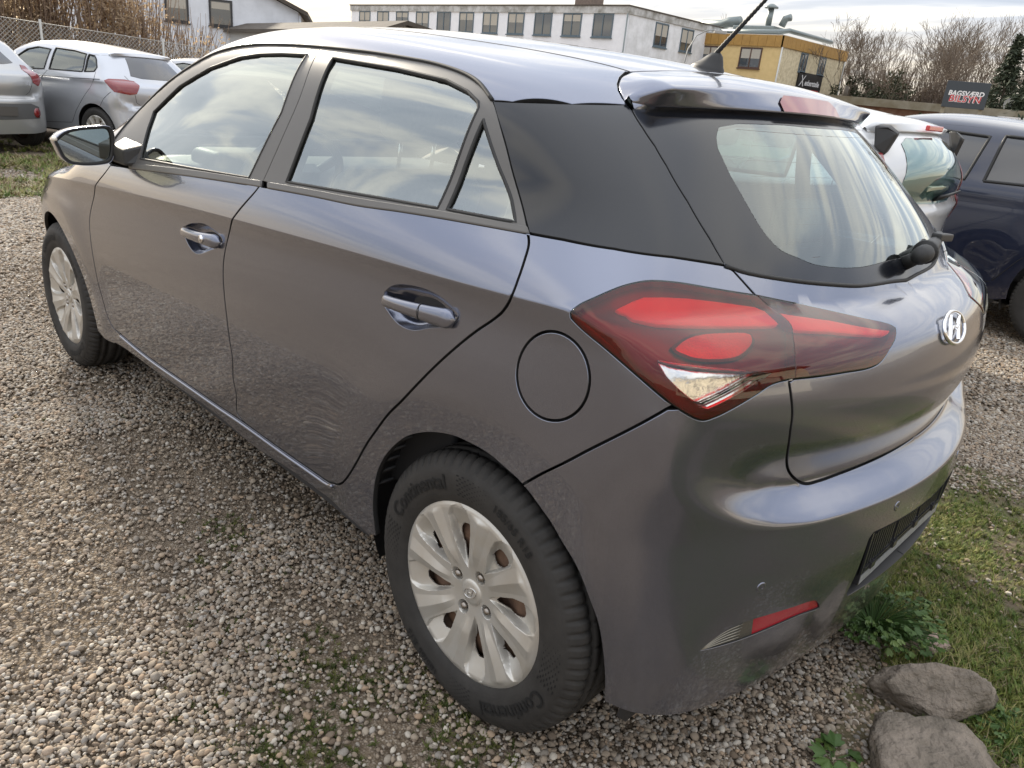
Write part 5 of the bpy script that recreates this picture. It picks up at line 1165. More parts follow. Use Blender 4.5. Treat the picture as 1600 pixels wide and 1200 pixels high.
mb = MB(); mb.tube([gl(.08, 1.028, .034), gl(.14, 1.033, .030), gl(.20, 1.037, .027), gl(.27, 1.041, .024), gl(.36, 1.045, .020)], [.018, .019, .016, .013, .011], 12); mb.build('wiper_arm', M_plastic, wip)
mb = MB(); mb.box((-.05, -.012, -.012), (.05, .012, .006), Matrix.Translation(gl(.27, 1.043, .040)) @ Matrix.Rotation(R_(90), 4, 'Z') @ Matrix.Rotation(R_(4), 4, 'Y')); mb.build('wiper_clip', M_plastic, wip, bevel=.004)
mb = MB(); mb.tube([gl(.036, 1.024, .0), gl(.036, 1.024, .034)], [.016, .014], 12); mb.build('wiper_spindle', M_rubber, wip)
bp = lift_side(to_side(np.array([[.5, 0.0, .918]]))); bn = grad(bp)[0]; q = Vector(bn).to_track_quat('-Y', 'Z')
mb = MB(); oval_badge(mb, Matrix.Translation(Vector(bp[0]+bn*.001)) @ q.to_matrix().to_4x4(), .132, .068, .0075); mb.build('rear_emblem', M_chrome, tailgate)
# ------------------------------------------------------------------ the other parked cars (same way of pressing panels, their own windows, lamps and bumpers)
M_silver = pmat('silver_paint', (.47, .49, .53), rough=.30, metal=.55, coat=1.0)
M_silver2 = pmat('warm_silver_paint', (.44, .45, .46), rough=.30, metal=.55, coat=1.0)
M_whitep = pmat('white_paint', (.60, .61, .62), rough=.3, coat=1.0)
M_bluep = pmat('dark_blue_paint', (.007, .012, .034), rough=.28, metal=.2, coat=1.0)
M_bglass = glassmat('tinted_glass', (.30, .34, .33), 1.5, extra=.08)
M_dglass = pmat('privacy_glass', (.05, .052, .058), rough=.06, coat=.8)
M_redlamp = pmat('red_lamp', (.20, .012, .015), rough=.12, coat=1.0)
M_gapline = pmat('shut_line', (.01, .01, .01), rough=.8)
M_greyplastic = pmat('grey_bumper_plastic', (.09, .092, .095), rough=.5)
bf = smooth_line(ft[:17], 2)
bgskin = cat(toplim[::-1], CV['black_top'][::-1], bf[::-1], P3(-1.955, -.83, .95), hp3[:-1], P3(-3.07, -.55, .64), P3(-3.10, -.55, .40), P3(-3.05, -.6, .24), P3(-2.94, -.8, .22), af3[::2], P3(-2.10, -.835, .243), P3(-1.2, -.83, .25), P3(-.40, -.83, .255), arch[::4], smooth_line(CV['bump_bottom'][:6], 2), P3(.53, -.18, .213), P3(.53, 0.0, .213))
bgroof = np.vstack([to_top(cat(top3([(-1.465, -.56)]), top3(ws[:-1][::-1]), bf, CV['black_top'], toplim[1:])), [(.13, 0.0)], [(-1.50, 0), (-1.495, -.15), (-1.485, -.3), (-1.468, -.42)]])
def srf(P): return lift_side(to_side(np.array(P, float)))
def sxz(*pts): return srf([(x, -.85, z) for x, z in pts])
def ryz(*pts): return srf([(.5, y, z) for y, z in pts])
def mid(P, sgn=1): return np.array(P)
CARMESH = {}
def bg_car(name, label, loc, rz, scale, paint, side_windows, rear_glass, lamps, gaps, bump_split=None, wheels=True, glass=M_bglass, spoiler=True, extra=None, group=None, warp=None):
    root = empty(name, loc, rz); root.scale = scale; tag(root, label, 'car', group)
    holes = [sxz(*w) for w in side_windows]
    panel('body_side', bgskin, paint, root, 'J', holes=holes, h=.05, gap=0, flange=.01, bres=.025, hole_gap=0)
    panel('roof', bgroof, paint, root, 'J', dom='top', h=.06, gap=0, flange=0, bres=.03)
    for nm in ('bonnet', 'windscreen'):
        src = [o for o in bpy.data.objects if o.parent == car and o.name.split('.')[0] == nm][0]; o = bpy.data.objects.new(nm, src.data); COL.objects.link(o); o.parent = root
        if nm == 'bonnet': o.material_slots[0].link = 'OBJECT'; o.material_slots[0].material = paint
    for w in side_windows:
        lp = sxz(*w); panel('window_glass', lp, glass, root, 'LR', h=.06, gap=-.004, off=-.004, flange=0, bres=.03)
        for s_ in (1, -1):
            q = srf(lp); q = lift_side(resamp(to_side(lp), .03)); MB().tube([*(q*np.array([1, s_, 1])), q[0]*np.array([1, s_, 1])], .010, 5, cap=False).build('window_trim', M_rubber, root)
    if rear_glass is not None: panel('rear_window', ryz(*rear_glass), glass if glass is not M_bglass else M_dglass, root, 'J', h=.05, gap=0, off=.003, flange=.004, bres=.03)
    for lp, mt, nm in lamps: panel(nm, srf(lp), mt, root, 'LR', h=.03, gap=0, off=.006, flange=.008, cham=.003, bres=.015)
    for g in gaps:
        q = lift_side(resamp(to_side(srf(g)), .02, closed=False)); gn = grad(q)
        for s_ in (1, -1): MB().tube((q-gn*.001)*np.array([1, s_, 1]), .0035, 4).build('panel_seam', M_gapline, root)
    if bump_split is not None: panel('bumper_insert', ryz(*bump_split), M_greyplastic, root, 'J', h=.05, gap=0, off=.004, flange=.006, bres=.03)
    if spoiler:
        o = bpy.data.objects.new('roof_spoiler', spoiler_mesh); COL.objects.link(o); o.parent = root; o.material_slots[0].link = 'OBJECT'; o.material_slots[0].material = paint; m_ = o.modifiers.new('sub', 'SUBSURF'); m_.levels = 1; m_.render_levels = 1
    for nm, mt in (('inner_shell', M_paintsatin), ('floor_pan', M_dark), ('wheel_arch_liner', M_plastic), ('headliner', M_dark), ('dashboard', M_plastic), ('front_seat', M_seat), ('seat_backrest', M_seat), ('headrest', M_seat), ('rear_bench', M_seat), ('rear_backrest', M_seat), ('rear_headrest', M_seat)):
        for src in [o for o in bpy.data.objects if o.parent == car and o.name.split('.')[0] == nm]:
            o = bpy.data.objects.new(nm, src.data); COL.objects.link(o); o.parent = root; o.matrix_basis = src.matrix_basis
    for x in (0, -2.57):
        for y, r in ((-.760, 0), (.760, math.pi)):
            w = empty('wheel', (x, y, .3045), r); w.parent = root
            for ch in [o for o in bpy.data.objects if o.parent == wheel0 and o.name.split('.')[0] in ('tyre', 'steel_rim', 'wheel_cover')]:
                c = ch.copy(); COL.objects.link(c); c.parent = w
    for s_ in (1, -1):
        mb = MB(); mb.box((-.07, -.09, -.06), (.05, .09, .06), Matrix.Translation((-1.80, s_*-.945, 1.006))); o = mb.build('door_mirror', paint, root); bm = bmesh.new(); bm.from_mesh(o.data); bmesh.ops.bevel(bm, geom=bm.edges[:], offset=.035, segments=3, affect='EDGES'); bm.to_mesh(o.data); bm.free()
    if extra: extra(root)
    if warp:
        for o in [q for q in bpy.data.objects if q.parent == root and q.type == 'MESH']:
            me = o.data.copy(); o.data = me; co = np.empty(len(me.vertices)*3, np.float32); me.vertices.foreach_get('co', co); co = co.reshape(-1, 3); M4 = np.array(o.matrix_basis); W4 = co@M4[:3, :3].T+M4[:3, 3]; d = warp(W4)-W4; me.vertices.foreach_set('co', (co+d@np.linalg.inv(M4[:3, :3]).T).astype(np.float32).ravel()); me.update()
    return root
def steep_tail(P):
    Q = P.copy(); Q[:, 0] -= .31*ss((P[:, 0]+.05)/.55)*ss((1.27-P[:, 2])/.45); return Q
spoiler_mesh = spoiler.data
std_gaps = [[(-.86, -.83, 1.02), (-.93, -.85, .95), (-1.02, -.86, .80), (-1.02, -.86, .55), (-1.0, -.85, .34)], [(-1.90, -.84, .95), (-2.03, -.85, .82), (-2.08, -.86, .60), (-2.04, -.85, .36)], [(.03, -.80, 1.07), (.05, -.85, .98), (-.03, -.86, .86), (-.20, -.87, .68), (-.33, -.86, .54), (-.44, -.85, .38)], [(-.45, -.85, .37), (-1.0, -.842, .325), (-1.9, -.842, .315)]]
# silver hatchback in the far row
vw_win = [[(-1.60, 1.00), (-.93, 1.035), (-.885, 1.30), (-1.15, 1.315), (-1.36, 1.27), (-1.53, 1.17)], [(-.83, 1.04), (-.20, 1.055), (-.215, 1.285), (-.45, 1.315), (-.80, 1.325)], [(-.165, 1.058), (.005, 1.075), (.03, 1.13), (-.02, 1.22), (-.09, 1.275), (-.175, 1.285)]]
vw_rear = [(-.565, 1.055), (-.35, 1.03), (-.0, 1.025), (0, 1.295), (-.25, 1.29), (-.50, 1.275)]
vw_lamp = [[(.22, -.83, .975), (.25, -.79, 1.0), (.36, -.62, 1.005), (.42, -.50, .99), (.45, -.47, .945), (.455, -.54, .835), (.42, -.62, .82), (.33, -.77, .845)]]
def vw_extra(root):
    for s_ in (1, -1):
        q = lift_side(resamp(to_side(sxz((-2.1, .90), (-1.2, .935), (-.3, .965), (.15, .985))), .03, False)); MB().tube(q*np.array([1, s_, 1]), .004, 4).build('shoulder_line', M_gapline, root)
    pl = MB(); pl.box((-.03, -.12, 0), (.03, .12, .02)); 
    V, f = text_geo('Polo', .055, 0.001); MB().add([Matrix.Translation((.535, -.34, .80)) @ Matrix.Rotation(R_(90-17), 4, 'Z') @ Matrix.Rotation(R_(90), 4, 'X') @ Vector(v) for v in V], f).build('model_lettering', M_chrome, root, recalc=False)
bg_car('parked_car', 'light silver hatchback with hexagonal dark red tail lamps beside the fence', (-11.3, 2.83, -.09), R_(22), (1.0, 1.0, 1.0), M_silver, vw_win, vw_rear, [(vw_lamp[0], M_redlamp, 'tail_lamp')], std_gaps+[[(.30, -.565, 1.05), (.36, -.55, 1.0)], [(.30, -.80, .84), (.20, -.845, .74), (.13, -.86, .64)], [(.48, -.58, .845), (.475, -.55, .72), (.49, -.45, .66), (.53, 0, .66)]], extra=vw_extra, group='cars parked in the far row')
# silver city car, only its tail in view
i_win = vw_win
i_lamp = [[(.33, -.70, 1.03), (.36, -.62, 1.04), (.44, -.585, .96), (.455, -.60, .84), (.43, -.70, .80), (.38, -.75, .88)]]
def i10_extra(root):
    for s_ in (1, -1):
        p = srf([(.5, -.60, .47)]); g = grad(p)[0]; p = p[0]; a = Vector((p*np.array([1, s_, 1])).tolist()); n = Vector((g*np.array([1, s_, 1])).tolist()); MB().tube([a-n*.01, a+n*.012, a+n*.014], [.062, .060, .02], 20).build('reflector', M_redlamp, root)
    pl = MB(); pl.box((.596, -.25, .44), (.606, .25, .55)); pl.build('plate_holder', pmat('plate_holder_grey', (.07, .065, .06), rough=.4), root)
    V, f = text_geo('i10', .075, .001); MB().add([Matrix.Translation((.518, .50, .83)) @ Matrix.Rotation(R_(90+12), 4, 'Z') @ Matrix.Rotation(R_(90), 4, 'X') @ Vector(v) for v in V], f).build('model_lettering', M_chrome, root, recalc=False)
bg_car('parked_car', 'silver city car with its tail turned this way and round red bumper reflector', (-11.46, .68, -.08), R_(20), (1.0, .97, 1.02), M_silver2, i_win, [(-.56, 1.06), (-.3, 1.04), (0, 1.035), (0, 1.27), (-.25, 1.265), (-.46, 1.24)], [(i_lamp[0], M_redlamp, 'tail_lamp')], std_gaps+[[(.48, -.60, .84), (.475, -.55, .72), (.49, -.45, .66), (.53, 0, .66)]], bump_split=[(-.66, .40), (0, .39), (0, .585), (-.50, .585), (-.68, .54)], extra=i10_extra, group='cars parked in the far row')
bg_car('parked_car', 'silver car half hidden behind the silver hatchback by the fence', (-15.0, 6.5, -.12), R_(35), (1.0, 1.0, .97), M_silver2, vw_win, vw_rear, [(vw_lamp[0], M_redlamp, 'tail_lamp')], std_gaps, group='cars parked in the far row')
# white city car standing next to the grey one
w_lamp = [[(.10, -.60, 1.20), (.13, -.565, 1.20), (.335, -.60, 1.00), (.41, -.66, .86), (.395, -.73, .84), (.33, -.74, .95), (.22, -.69, 1.08)]]
def white_extra(root):
    for s_ in (1, -1):
        mb = MB(); mb.add([(x, s_*y, z) for x, y, z in ((.065, -.585, 1.320), (.12, -.565, 1.318), (.16, -.53, 1.295), (.14, -.56, 1.19), (.09, -.595, 1.225), (.065, -.53, 1.33), (.11, -.50, 1.33), (.155, -.485, 1.30), (.13, -.50, 1.205), (.09, -.55, 1.23))], [(0, 1, 2, 3, 4), (9, 8, 7, 6, 5), (0, 1, 6, 5), (1, 2, 7, 6), (2, 3, 8, 7), (3, 4, 9, 8), (4, 0, 5, 9)]); mb.build('spoiler_end', M_plastic, root, bevel=.012)
    MB().box((.138, -.11, 1.318), (.158, .11, 1.345)).build('brake_light', pmat('brake_red_bright', (.55, .03, .03), .2, coat=1), root, bevel=.006)
    w = MB(); w.tube([(.44, 0, 1.0), (.455, .03, 1.01), (.42, .30, 1.03)], [.02, .018, .01], 8); w.build('rear_wiper', M_plastic, root)
    MB().box((.37, -.16, .985), (.385, .06, 1.06)).build('window_sticker', pmat('price_paper', (.62, .64, .5), .7), root)
bg_car('parked_car', 'white city car with black spoiler tips and tall red pillar lamps', (-.53, 2.53, 0), 0, (1.0, .97, .985), M_whitep, vw_win[:2], [(-.56, 1.0), (-.3, .975), (0, .97), (0, 1.285), (-.3, 1.275), (-.52, 1.25)], [(w_lamp[0], M_redlamp, 'tail_lamp')], std_gaps, extra=white_extra, glass=M_rglass, warp=steep_tail)
# dark blue hatchback beyond it
bl_win = [[(-1.60, .985), (-.80, 1.01), (-.75, 1.30), (-1.10, 1.315), (-1.36, 1.27), (-1.53, 1.17)], [(-.68, 1.015), (.02, 1.035), (-.02, 1.17), (-.12, 1.265), (-.40, 1.31), (-.66, 1.315)]]
bg_car('parked_car', 'dark blue hatchback with tinted side windows beyond the white city car', (.16, 5.12, 0), 0, (1.0, 1.0, 1.0), M_bluep, bl_win, vw_rear, [(vw_lamp[0], M_redlamp, 'tail_lamp')], std_gaps, glass=M_dglass)
# ------------------------------------------------------------------ buildings round the yard
M_whitebrick = pmat('whitewashed_brick', (.86, .87, .90), rough=.9, noise=(2.5, .6, (.76, .77, .80)), bump=(14, .5, .03))
M_whitebrick2 = pmat('weathered_white_brick', (.84, .85, .87), rough=.9, noise=(1.2, .9, (.60, .61, .61)), bump=(14, .5, .03))
M_yellow = pmat('yellow_brick', (.72, .54, .26), rough=.9, noise=(3, .4, (.52, .37, .15)))
M_paleyellow = pmat('pale_yellow_brick', (.72, .63, .44), rough=.9, noise=(5, .8, (.45, .37, .22)), bump=(10, .5, .03))
M_ochre = pmat('ochre_fascia', (.42, .24, .06), rough=.6, noise=(3, .6, (.30, .165, .04)))
M_wframe = pmat('blue_grey_frame', (.10, .14, .17), rough=.5)
M_bframe = pmat('brown_frame', (.09, .045, .03), rough=.5)
M_pane = pmat('far_pane', (.05, .06, .07), rough=.03, spec=1.0, coat=1.0)
M_blind = pmat('pale_blind', (.45, .42, .36), rough=.8)
M_roofdark = pmat('roof_felt', (.10, .085, .07), rough=.9, noise=(4, .7))
M_metal = pmat('galvanised_duct', (.20, .23, .23), rough=.45, metal=.5)
def window(parent, M, w, h, frame, panes=2, sill=True, seed=0):
    """recess-free far window: frame proud of the wall, panes set back; local x across, y outwards (-y is out), z up"""
    r = random.Random(seed); t = .08
    fr = MB()
    for a, b in (((-w/2, -.05, 0), (w/2, .04, t)), ((-w/2, -.05, h-t), (w/2, .04, h)), ((-w/2, -.05, t), (-w/2+t, .04, h-t)), ((w/2-t, -.05, t), (w/2, .04, h-t))): fr.box(a, b, M)
    for k in range(1, panes): x = -w/2+w*k/panes; fr.box((x-t/2, -.05, t), (x+t/2, .04, h-t), M)
    f = fr.build('window', frame, parent)
    for k in range(panes):
        x0 = -w/2+w*k/panes+t*.4; x1 = -w/2+w*(k+1)/panes-t*.4; MB().box((x0, -.02, t*.5), (x1, .0, h-t*.5), M).build('pane', M_pane, f)
    if sill: MB().box((-w/2-.05, -.12, -.08), (w/2+.05, .02, -.003), M).build('sill', frame, f)
    if r.random() < .75: MB().box((-w/2+.12, -.024, h*r.uniform(.35, .7)), (w/2-.12, -.0205, h-.12), M).build('blind', M_blind, f)
    return f
def face_x(x, y, z): return Matrix.Translation((x, y, z))                       # wall looking to -Y
def face_y(x, y, z): return Matrix.Translation((x, y, z)) @ Matrix.Rotation(R_(90), 4, 'Z')   # wall looking to +X
wb = empty('office_building', (-48, 48, 0)); wb.location = (0, 0, 0); tag(wb, 'long white brick office block with a row of wide windows', 'building')
Y0 = 43.0; X1 = -33.6; HT = 7.1
MB().box((-66, Y0, -.5), (X1, Y0+12, HT-.45)).build('wall', M_whitebrick, wb)
MB().box((X1+.003, Y0+.25, -.5), (X1+.02, Y0+11.98, HT-.46)).build('end_wall', M_whitebrick2, wb)
MB().box((-66.1, Y0-.08, HT-.449), (X1+.1, Y0+12.1, HT)).build('parapet', pmat('weathered_parapet', (.58, .58, .57), .9, noise=(1.6, .9, (.22, .21, .18))), wb)
MB().box((-66.15, Y0-.13, HT), (X1+.15, Y0+12.15, HT+.08)).build('coping', M_roofdark, wb)
MB().box((-41, Y0+3, HT), (-39.4, Y0+4.4, HT+1.1)).build('chimney', pmat('chimney_brick', (.22, .17, .14), .9, noise=(6, .6)), wb)
for k in range(11): window(wb, face_x(-35.6-2.82*k, Y0, 5.15), 1.75, 1.5, M_wframe, 2, seed=k)
for k, y in enumerate((Y0+4.1, Y0+7.4)): window(wb, face_y(X1+.02, y, 5.0), 1.6, 1.55, M_wframe, 2, seed=30+k)
for k in range(11): window(wb, face_x(-35.6-2.82*k, Y0, 1.05), 1.75, 1.75, M_wframe, 2, seed=50+k)
MB().box((-36.4, Y0-.18, 3.55), (-36.1, Y0, 3.65)).build('wall_lamp', M_metal, wb); MB().box((X1+.02, Y0+6, 3.2), (X1+.2, Y0+6.3, 3.3)).build('wall_lamp', M_metal, wb)
MB().tube([(X1+.06, Y0-.06, 0), (X1+.06, Y0-.06, HT-.45)], .05, 8).build('downpipe', M_metal, wb)
yb_ = empty('shop_building'); tag(yb_, 'yellow two-storey brick building with ochre fascia and roof ducts', 'building')
XY, YY, HY = -27.3, 53.0, 6.55
MB().box((-37, YY, -.5), (XY, YY+11, HY-.75)).build('wall', M_yellow, yb_); MB().box((XY+.003, YY+.02, -.5), (XY+.03, YY+10.98, HY-.76)).build('end_wall', M_paleyellow, yb_)
for k in range(15): MB().box((-37.0+k*.655, YY-.12, HY-.749), (-37.0+k*.655+.635, YY+.02, HY)).build('fascia_board', M_ochre, yb_)
for k in range(17): MB().box((XY-.02, YY-.12+k*.66, HY-.749), (XY+.12, YY-.12+k*.66+.64, HY)).build('fascia_board', M_ochre, yb_)
MB().box((-37, YY+.03, HY-.30), (XY-.03, YY+10.9, HY+.05)).build('roof', pmat('roof_edge_white', (.6, .6, .58), .7), yb_)
for x in (-29.6, -33.0, -36): window(yb_, face_x(x, YY, 4.3), 1.75, 1.4, M_bframe, 2, seed=int(-x))
for y in (YY+3.7, YY+6.9): window(yb_, face_y(XY+.03, y, 4.45), 1.15, 1.3, M_wframe, 2, seed=int(y))
for y in (YY+2.6, YY+5.2, YY+7.9): window(yb_, face_y(XY+.03, y, .6), 1.5, 1.4, M_wframe, 2, seed=int(y)+3)
for px_, py_ in ((XY+.08, YY-.05), (XY+.08, YY+10.9)): MB().tube([(px_, py_, 0), (px_, py_, HY-.75)], .06, 8).build('downpipe', pmat('pale_pipe', (.55, .55, .52), .5), yb_)
dk = MB(); dk.tube([(-36, YY+3, HY+.9), (-34.2, YY+3, HY+.9), (-33.6, YY+2.9, HY+1.1), (-32.6, YY+2.8, HY+1.15)], .38, 12); dk.build('roof_duct', M_metal, yb_)
MB().box((-32.8, YY+2.2, HY+.05), (-29.4, YY+4.0, HY+.85)).build('roof_unit', M_metal, yb_, bevel=.1)
dk = MB(); dk.tube([(-30.3, YY+3, HY+.8), (-30.3, YY+3, HY+2.1)], .22, 12); dk.tube([(-30.3, YY+3, HY+2.1), (-30.3, YY+3, HY+2.2), (-30.3, YY+3, HY+2.4)], [.5, .5, .15], 14); dk.build('vent_cowl', M_metal, yb_)
dk = MB(); dk.tube([(-29.2, YY+3, HY+.9), (-29.0, YY+3, HY+1.4), (-28.6, YY+3, HY+1.5)], .26, 10); dk.build('roof_duct', M_metal, yb_)
dk = MB(); dk.tube([(-33, YY+.9, HY+.25), (-28.2, YY+.9, HY+.3), (-27.7, YY+1.4, HY+.45), (-27.6, YY+8.4, HY+.40)], .17, 10); dk.build('roof_duct', M_metal, yb_)
sg = empty('shop_sign', (XY+.05, YY+5.3, 1.15)); tag(sg, 'black shop sign with white script on the pale yellow wall', 'sign')
MB().box((0, -2.05, 1.95), (.10, 2.05, 3.30)).build('board', pmat('sign_black', (.012, .012, .014), .4), sg)
def wall_text(s, size, M, mat, parent, name='lettering', shear=0.0, bold=0.0, space=1.0):
    V, f = text_geo(s, size, .002, shear, bold, space); return MB().add([M @ Vector(v) for v in V], f).build(name, mat, parent, recalc=False)
M_signwhite = pmat('sign_white', (.8, .8, .8), .5); M_signred = pmat('sign_red', (.55, .03, .04), .5)
Mx = Matrix.Rotation(R_(90), 4, 'Z') @ Matrix.Rotation(R_(90), 4, 'X')
wall_text('X', 1.15, Matrix.Translation((.112, -1.45, 2.68)) @ Mx, M_signwhite, sg, shear=.3, bold=-.01)
wall_text('enberstelle', .56, Matrix.Translation((.112, .36, 2.60)) @ Mx, M_signwhite, sg, shear=.12, bold=.012)
MB().box((.10, .35, 2.10), (.108, 1.75, 2.17)).build('underline', M_signred, sg)
mb = MB(); mb.tube([(XY+.04, YY+7.8, 2.9), (XY+1.5, YY+8.6, 3.1)], .05, 6); tag(mb.build('sign_arm', M_metal), 'thin dark arm sticking out beside the black shop sign', 'bracket')
# low flat-roofed building behind the advertising board
lb = empty('low_building'); tag(lb, 'low reddish building with a mossy flat roof behind the billboard', 'building')
Ml = Matrix.Translation((-19.5, 38.8, 0)) @ Matrix.Rotation(R_(11), 4, 'Z')
MB().box((-4, .4, -.4), (11.6, 7, 2.15), Ml).build('wall', pmat('red_brick', (.26, .14, .10), .9, noise=(4, .7, (.42, .30, .24)), bump=(14, .4, .02)), lb)
MB().box((-4.6, -.3, 2.153), (12.4, 7.6, 2.52), Ml).build('roof', pmat('mossy_roof', (.17, .145, .095), .95, noise=(1.5, .9, (.26, .24, .19))), lb)
MB().box((10.2, -1.0, 2.08), (12.6, 1.5, 2.20), Ml).build('canopy', M_signwhite, lb)
for k in range(4): MB().box((-3+3.4*k, .33, .5), (-1.2+3.4*k, .4, 1.75), Ml).build('window', M_pane, lb)
MB().tube([Ml @ Vector((2.6, 3, 2.5)), Ml @ Vector((2.6, 3, 3.1))], .14, 8).build('roof_vent', M_roofdark, lb)
for k, (x, z) in enumerate(((10.6, 2.75), (11.2, 3.05))):
    d = MB(); c = Ml @ Vector((x, .6, z)); n = Vector((.3, -.9, .35)).normalized(); u = n.orthogonal().normalized(); w = n.cross(u); V = [c-n*.12]+[c+(u*math.cos(t)+w*math.sin(t))*.40 for t in np.linspace(0, 2*np.pi, 21)[:-1]]; d.add(V, [(0, 1+i, 1+(i+1) % 20) for i in range(20)], True); d.tube([Ml @ Vector((x, .8, 2.5)), c-n*.1], .03, 6); tag(d.build('satellite_dish', pmat('dish_grey', (.35, .34, .32), .6)), ('lower' if k == 0 else 'higher')+' grey satellite dish of the pair on the low roof', 'satellite dish')
# billboard
bb = empty('billboard'); tag(bb, 'dark slate billboard with white and red block lettering', 'sign')
d0 = 27.0; c0 = Vector((.938+d0*math.cos(R_(105.85)), -1.778+d0*math.sin(R_(105.85)), 1.30+d0*math.tan(R_(2.22))))
Mb_ = Matrix.Translation(c0) @ Matrix.Rotation(R_(15), 4, 'Z')
MB().box((-.56, -.03, -.36), (.56, .03, .36), Mb_).build('board', pmat('slate_board', (.045, .055, .065), .5), bb, bevel=.008)
for x in (-.50, .48): MB().box((x-.05, .031, -2.9), (x+.05, .13, .30), Mb_).build('post', pmat('timber_post', (.30, .27, .2), .8), bb)
Mt = Mb_ @ Matrix.Rotation(R_(90), 4, 'X')
wall_text('BAGSVÆRD', .175, Mb_ @ Matrix.Translation((.0, -.034, .035)) @ Matrix.Rotation(R_(90), 4, 'X'), M_signwhite, bb, shear=.10, bold=.006)
wall_text('BILSYN', .255, Mb_ @ Matrix.Translation((.0, -.034, -.115)) @ Matrix.Rotation(R_(90), 4, 'X'), M_signwhite, bb, 'letter_outline', shear=.10, bold=.014, space=1.02)
wall_text('BILSYN', .255, Mb_ @ Matrix.Translation((.0, -.040, -.115)) @ Matrix.Rotation(R_(90), 4, 'X'), M_signred, bb, shear=.10, bold=.002, space=1.05)
# white house with dark framed windows behind the hedge
hb = empty('white_house'); tag(hb, 'white gabled house with dark framed windows behind the hedge', 'building')
Mh_ = Matrix.Translation((.938+42*math.cos(R_(149.64)), -1.778+42*math.sin(R_(149.64)), 0)) @ Matrix.Rotation(R_(57), 4, 'Z')
gab = [(0, -.5), (0, 3.95), (-2.2, 4.95), (-4.6, 5.75), (-9.2, 3.95), (-9.2, -.5)]
gab = [(0, -.5), (0, 3.75), (-5.6, 6.0), (-11.2, 3.75), (-11.2, -.5)]
MB().prism(gab, -9.0, 0, Mh_ @ Matrix.Rotation(R_(90), 4, 'X')).build('wall', pmat('house_render', (.76, .79, .84), .9, noise=(1.5, .3)), hb)
for (xa, za, xb, zb) in ((.45, 3.60, -5.6, 6.04), (-11.65, 3.60, -5.6, 6.04)):
    V = [(xa, -.35, za), (xb, -.35, zb), (xb, -.35, zb+.18), (xa, -.35, za+.18), (xa, 9.3, za), (xb, 9.3, zb), (xb, 9.3, zb+.18), (xa, 9.3, za+.18)]; MB().add([Mh_ @ Vector(v) for v in V], [(0, 1, 2, 3), (4, 5, 6, 7), (0, 1, 5, 4), (1, 2, 6, 5), (2, 3, 7, 6), (3, 0, 4, 7)]).build('roof', M_roofdark, hb)
for x, w in ((-3.55, 1.05), (-5.5, 1.05)): window(hb, Mh_ @ Matrix.Translation((x, 0, 2.75)), w, 1.15, pmat('dark_frame', (.03, .03, .032), .5), 1, seed=int(-x*7))
MB().tube([Mh_ @ Vector((.08, -.08, 0)), Mh_ @ Vector((.08, -.08, 3.6))], .06, 8).build('downpipe', pmat('white_pipe', (.6, .62, .65), .5), hb)
# timber carport in front of it
cp_ = empty('carport'); tag(cp_, 'low dark brown roofed carport with a pale gable end', 'building')
dc = 27.0; a0 = R_(143.0); pr = Vector((.938+dc*math.cos(a0), -1.778+dc*math.sin(a0), .03)); Mc = Matrix.Translation(pr) @ Matrix.Rotation(R_(-9.5), 4, 'Z')
V = [(0, -.7, 2.62), (0, .3, 2.98), (0, 2.6, 2.60), (-17, -.7, 2.62), (-17, .3, 2.98), (-17, 2.6, 2.60)]; V = V+[(x, y, z-.13) for x, y, z in V]
MB().add([Mc @ Vector(v) for v in V], [(0, 1, 4, 3), (1, 2, 5, 4), (6, 9, 10, 7), (7, 10, 11, 8), (0, 6, 7, 1), (1, 7, 8, 2), (3, 4, 10, 9), (4, 5, 11, 10), (0, 3, 9, 6), (2, 8, 11, 5)]).build('roof', pmat('brown_roof', (.095, .08, .065), .9, noise=(3, .7)), cp_)
MB().add([Mc @ Vector(v) for v in ((-.25, -.45, 0), (-.25, 2.3, 0), (-.25, 2.3, 2.5), (-.25, .3, 2.82), (-.25, -.45, 2.54), (-16.6, -.45, 0), (-16.6, 2.3, 0), (-16.6, 2.3, 2.5), (-16.6, .3, 2.82), (-16.6, -.45, 2.54))], [(0, 1, 2, 3, 4), (9, 8, 7, 6, 5), (0, 4, 9, 5), (1, 6, 7, 2)]).build('wall', pmat('pale_boards', (.48, .48, .47), .8), cp_)
# street lamp behind the car roof
sl_ = empty('street_lamp'); tag(sl_, 'slim curved street lamp in front of the white brick end wall', 'street lamp')
ds = 50.0; bs = Vector((.938+ds*math.cos(R_(123.4)), -1.778+ds*math.sin(R_(123.4)), 0)); dx = Vector((.62, .78, 0))
MB().tube([bs, bs+Vector((0, 0, 3.5)), bs+Vector((0, 0, 4.4))+dx*.1, bs+Vector((0, 0, 5.2))+dx*.5, bs+Vector((0, 0, 5.55))+dx*1.1, bs+Vector((0, 0, 5.6))+dx*1.6], [.06, .05, .04, .035, .03, .03], 8).build('pole', pmat('pole_grey', (.28, .29, .29), .5), sl_)
MB().box((-.38, -.12, -.12), (.38, .12, .06), Matrix.Translation(bs+Vector((0, 0, 5.55))+dx*1.9) @ Matrix.Rotation(R_(51), 4, 'Z')).build('lamp_head', pmat('lamp_head_grey', (.35, .35, .34), .5), sl_, bevel=.04)
# small clipped evergreen, chain-link fence, hedge and trees follow

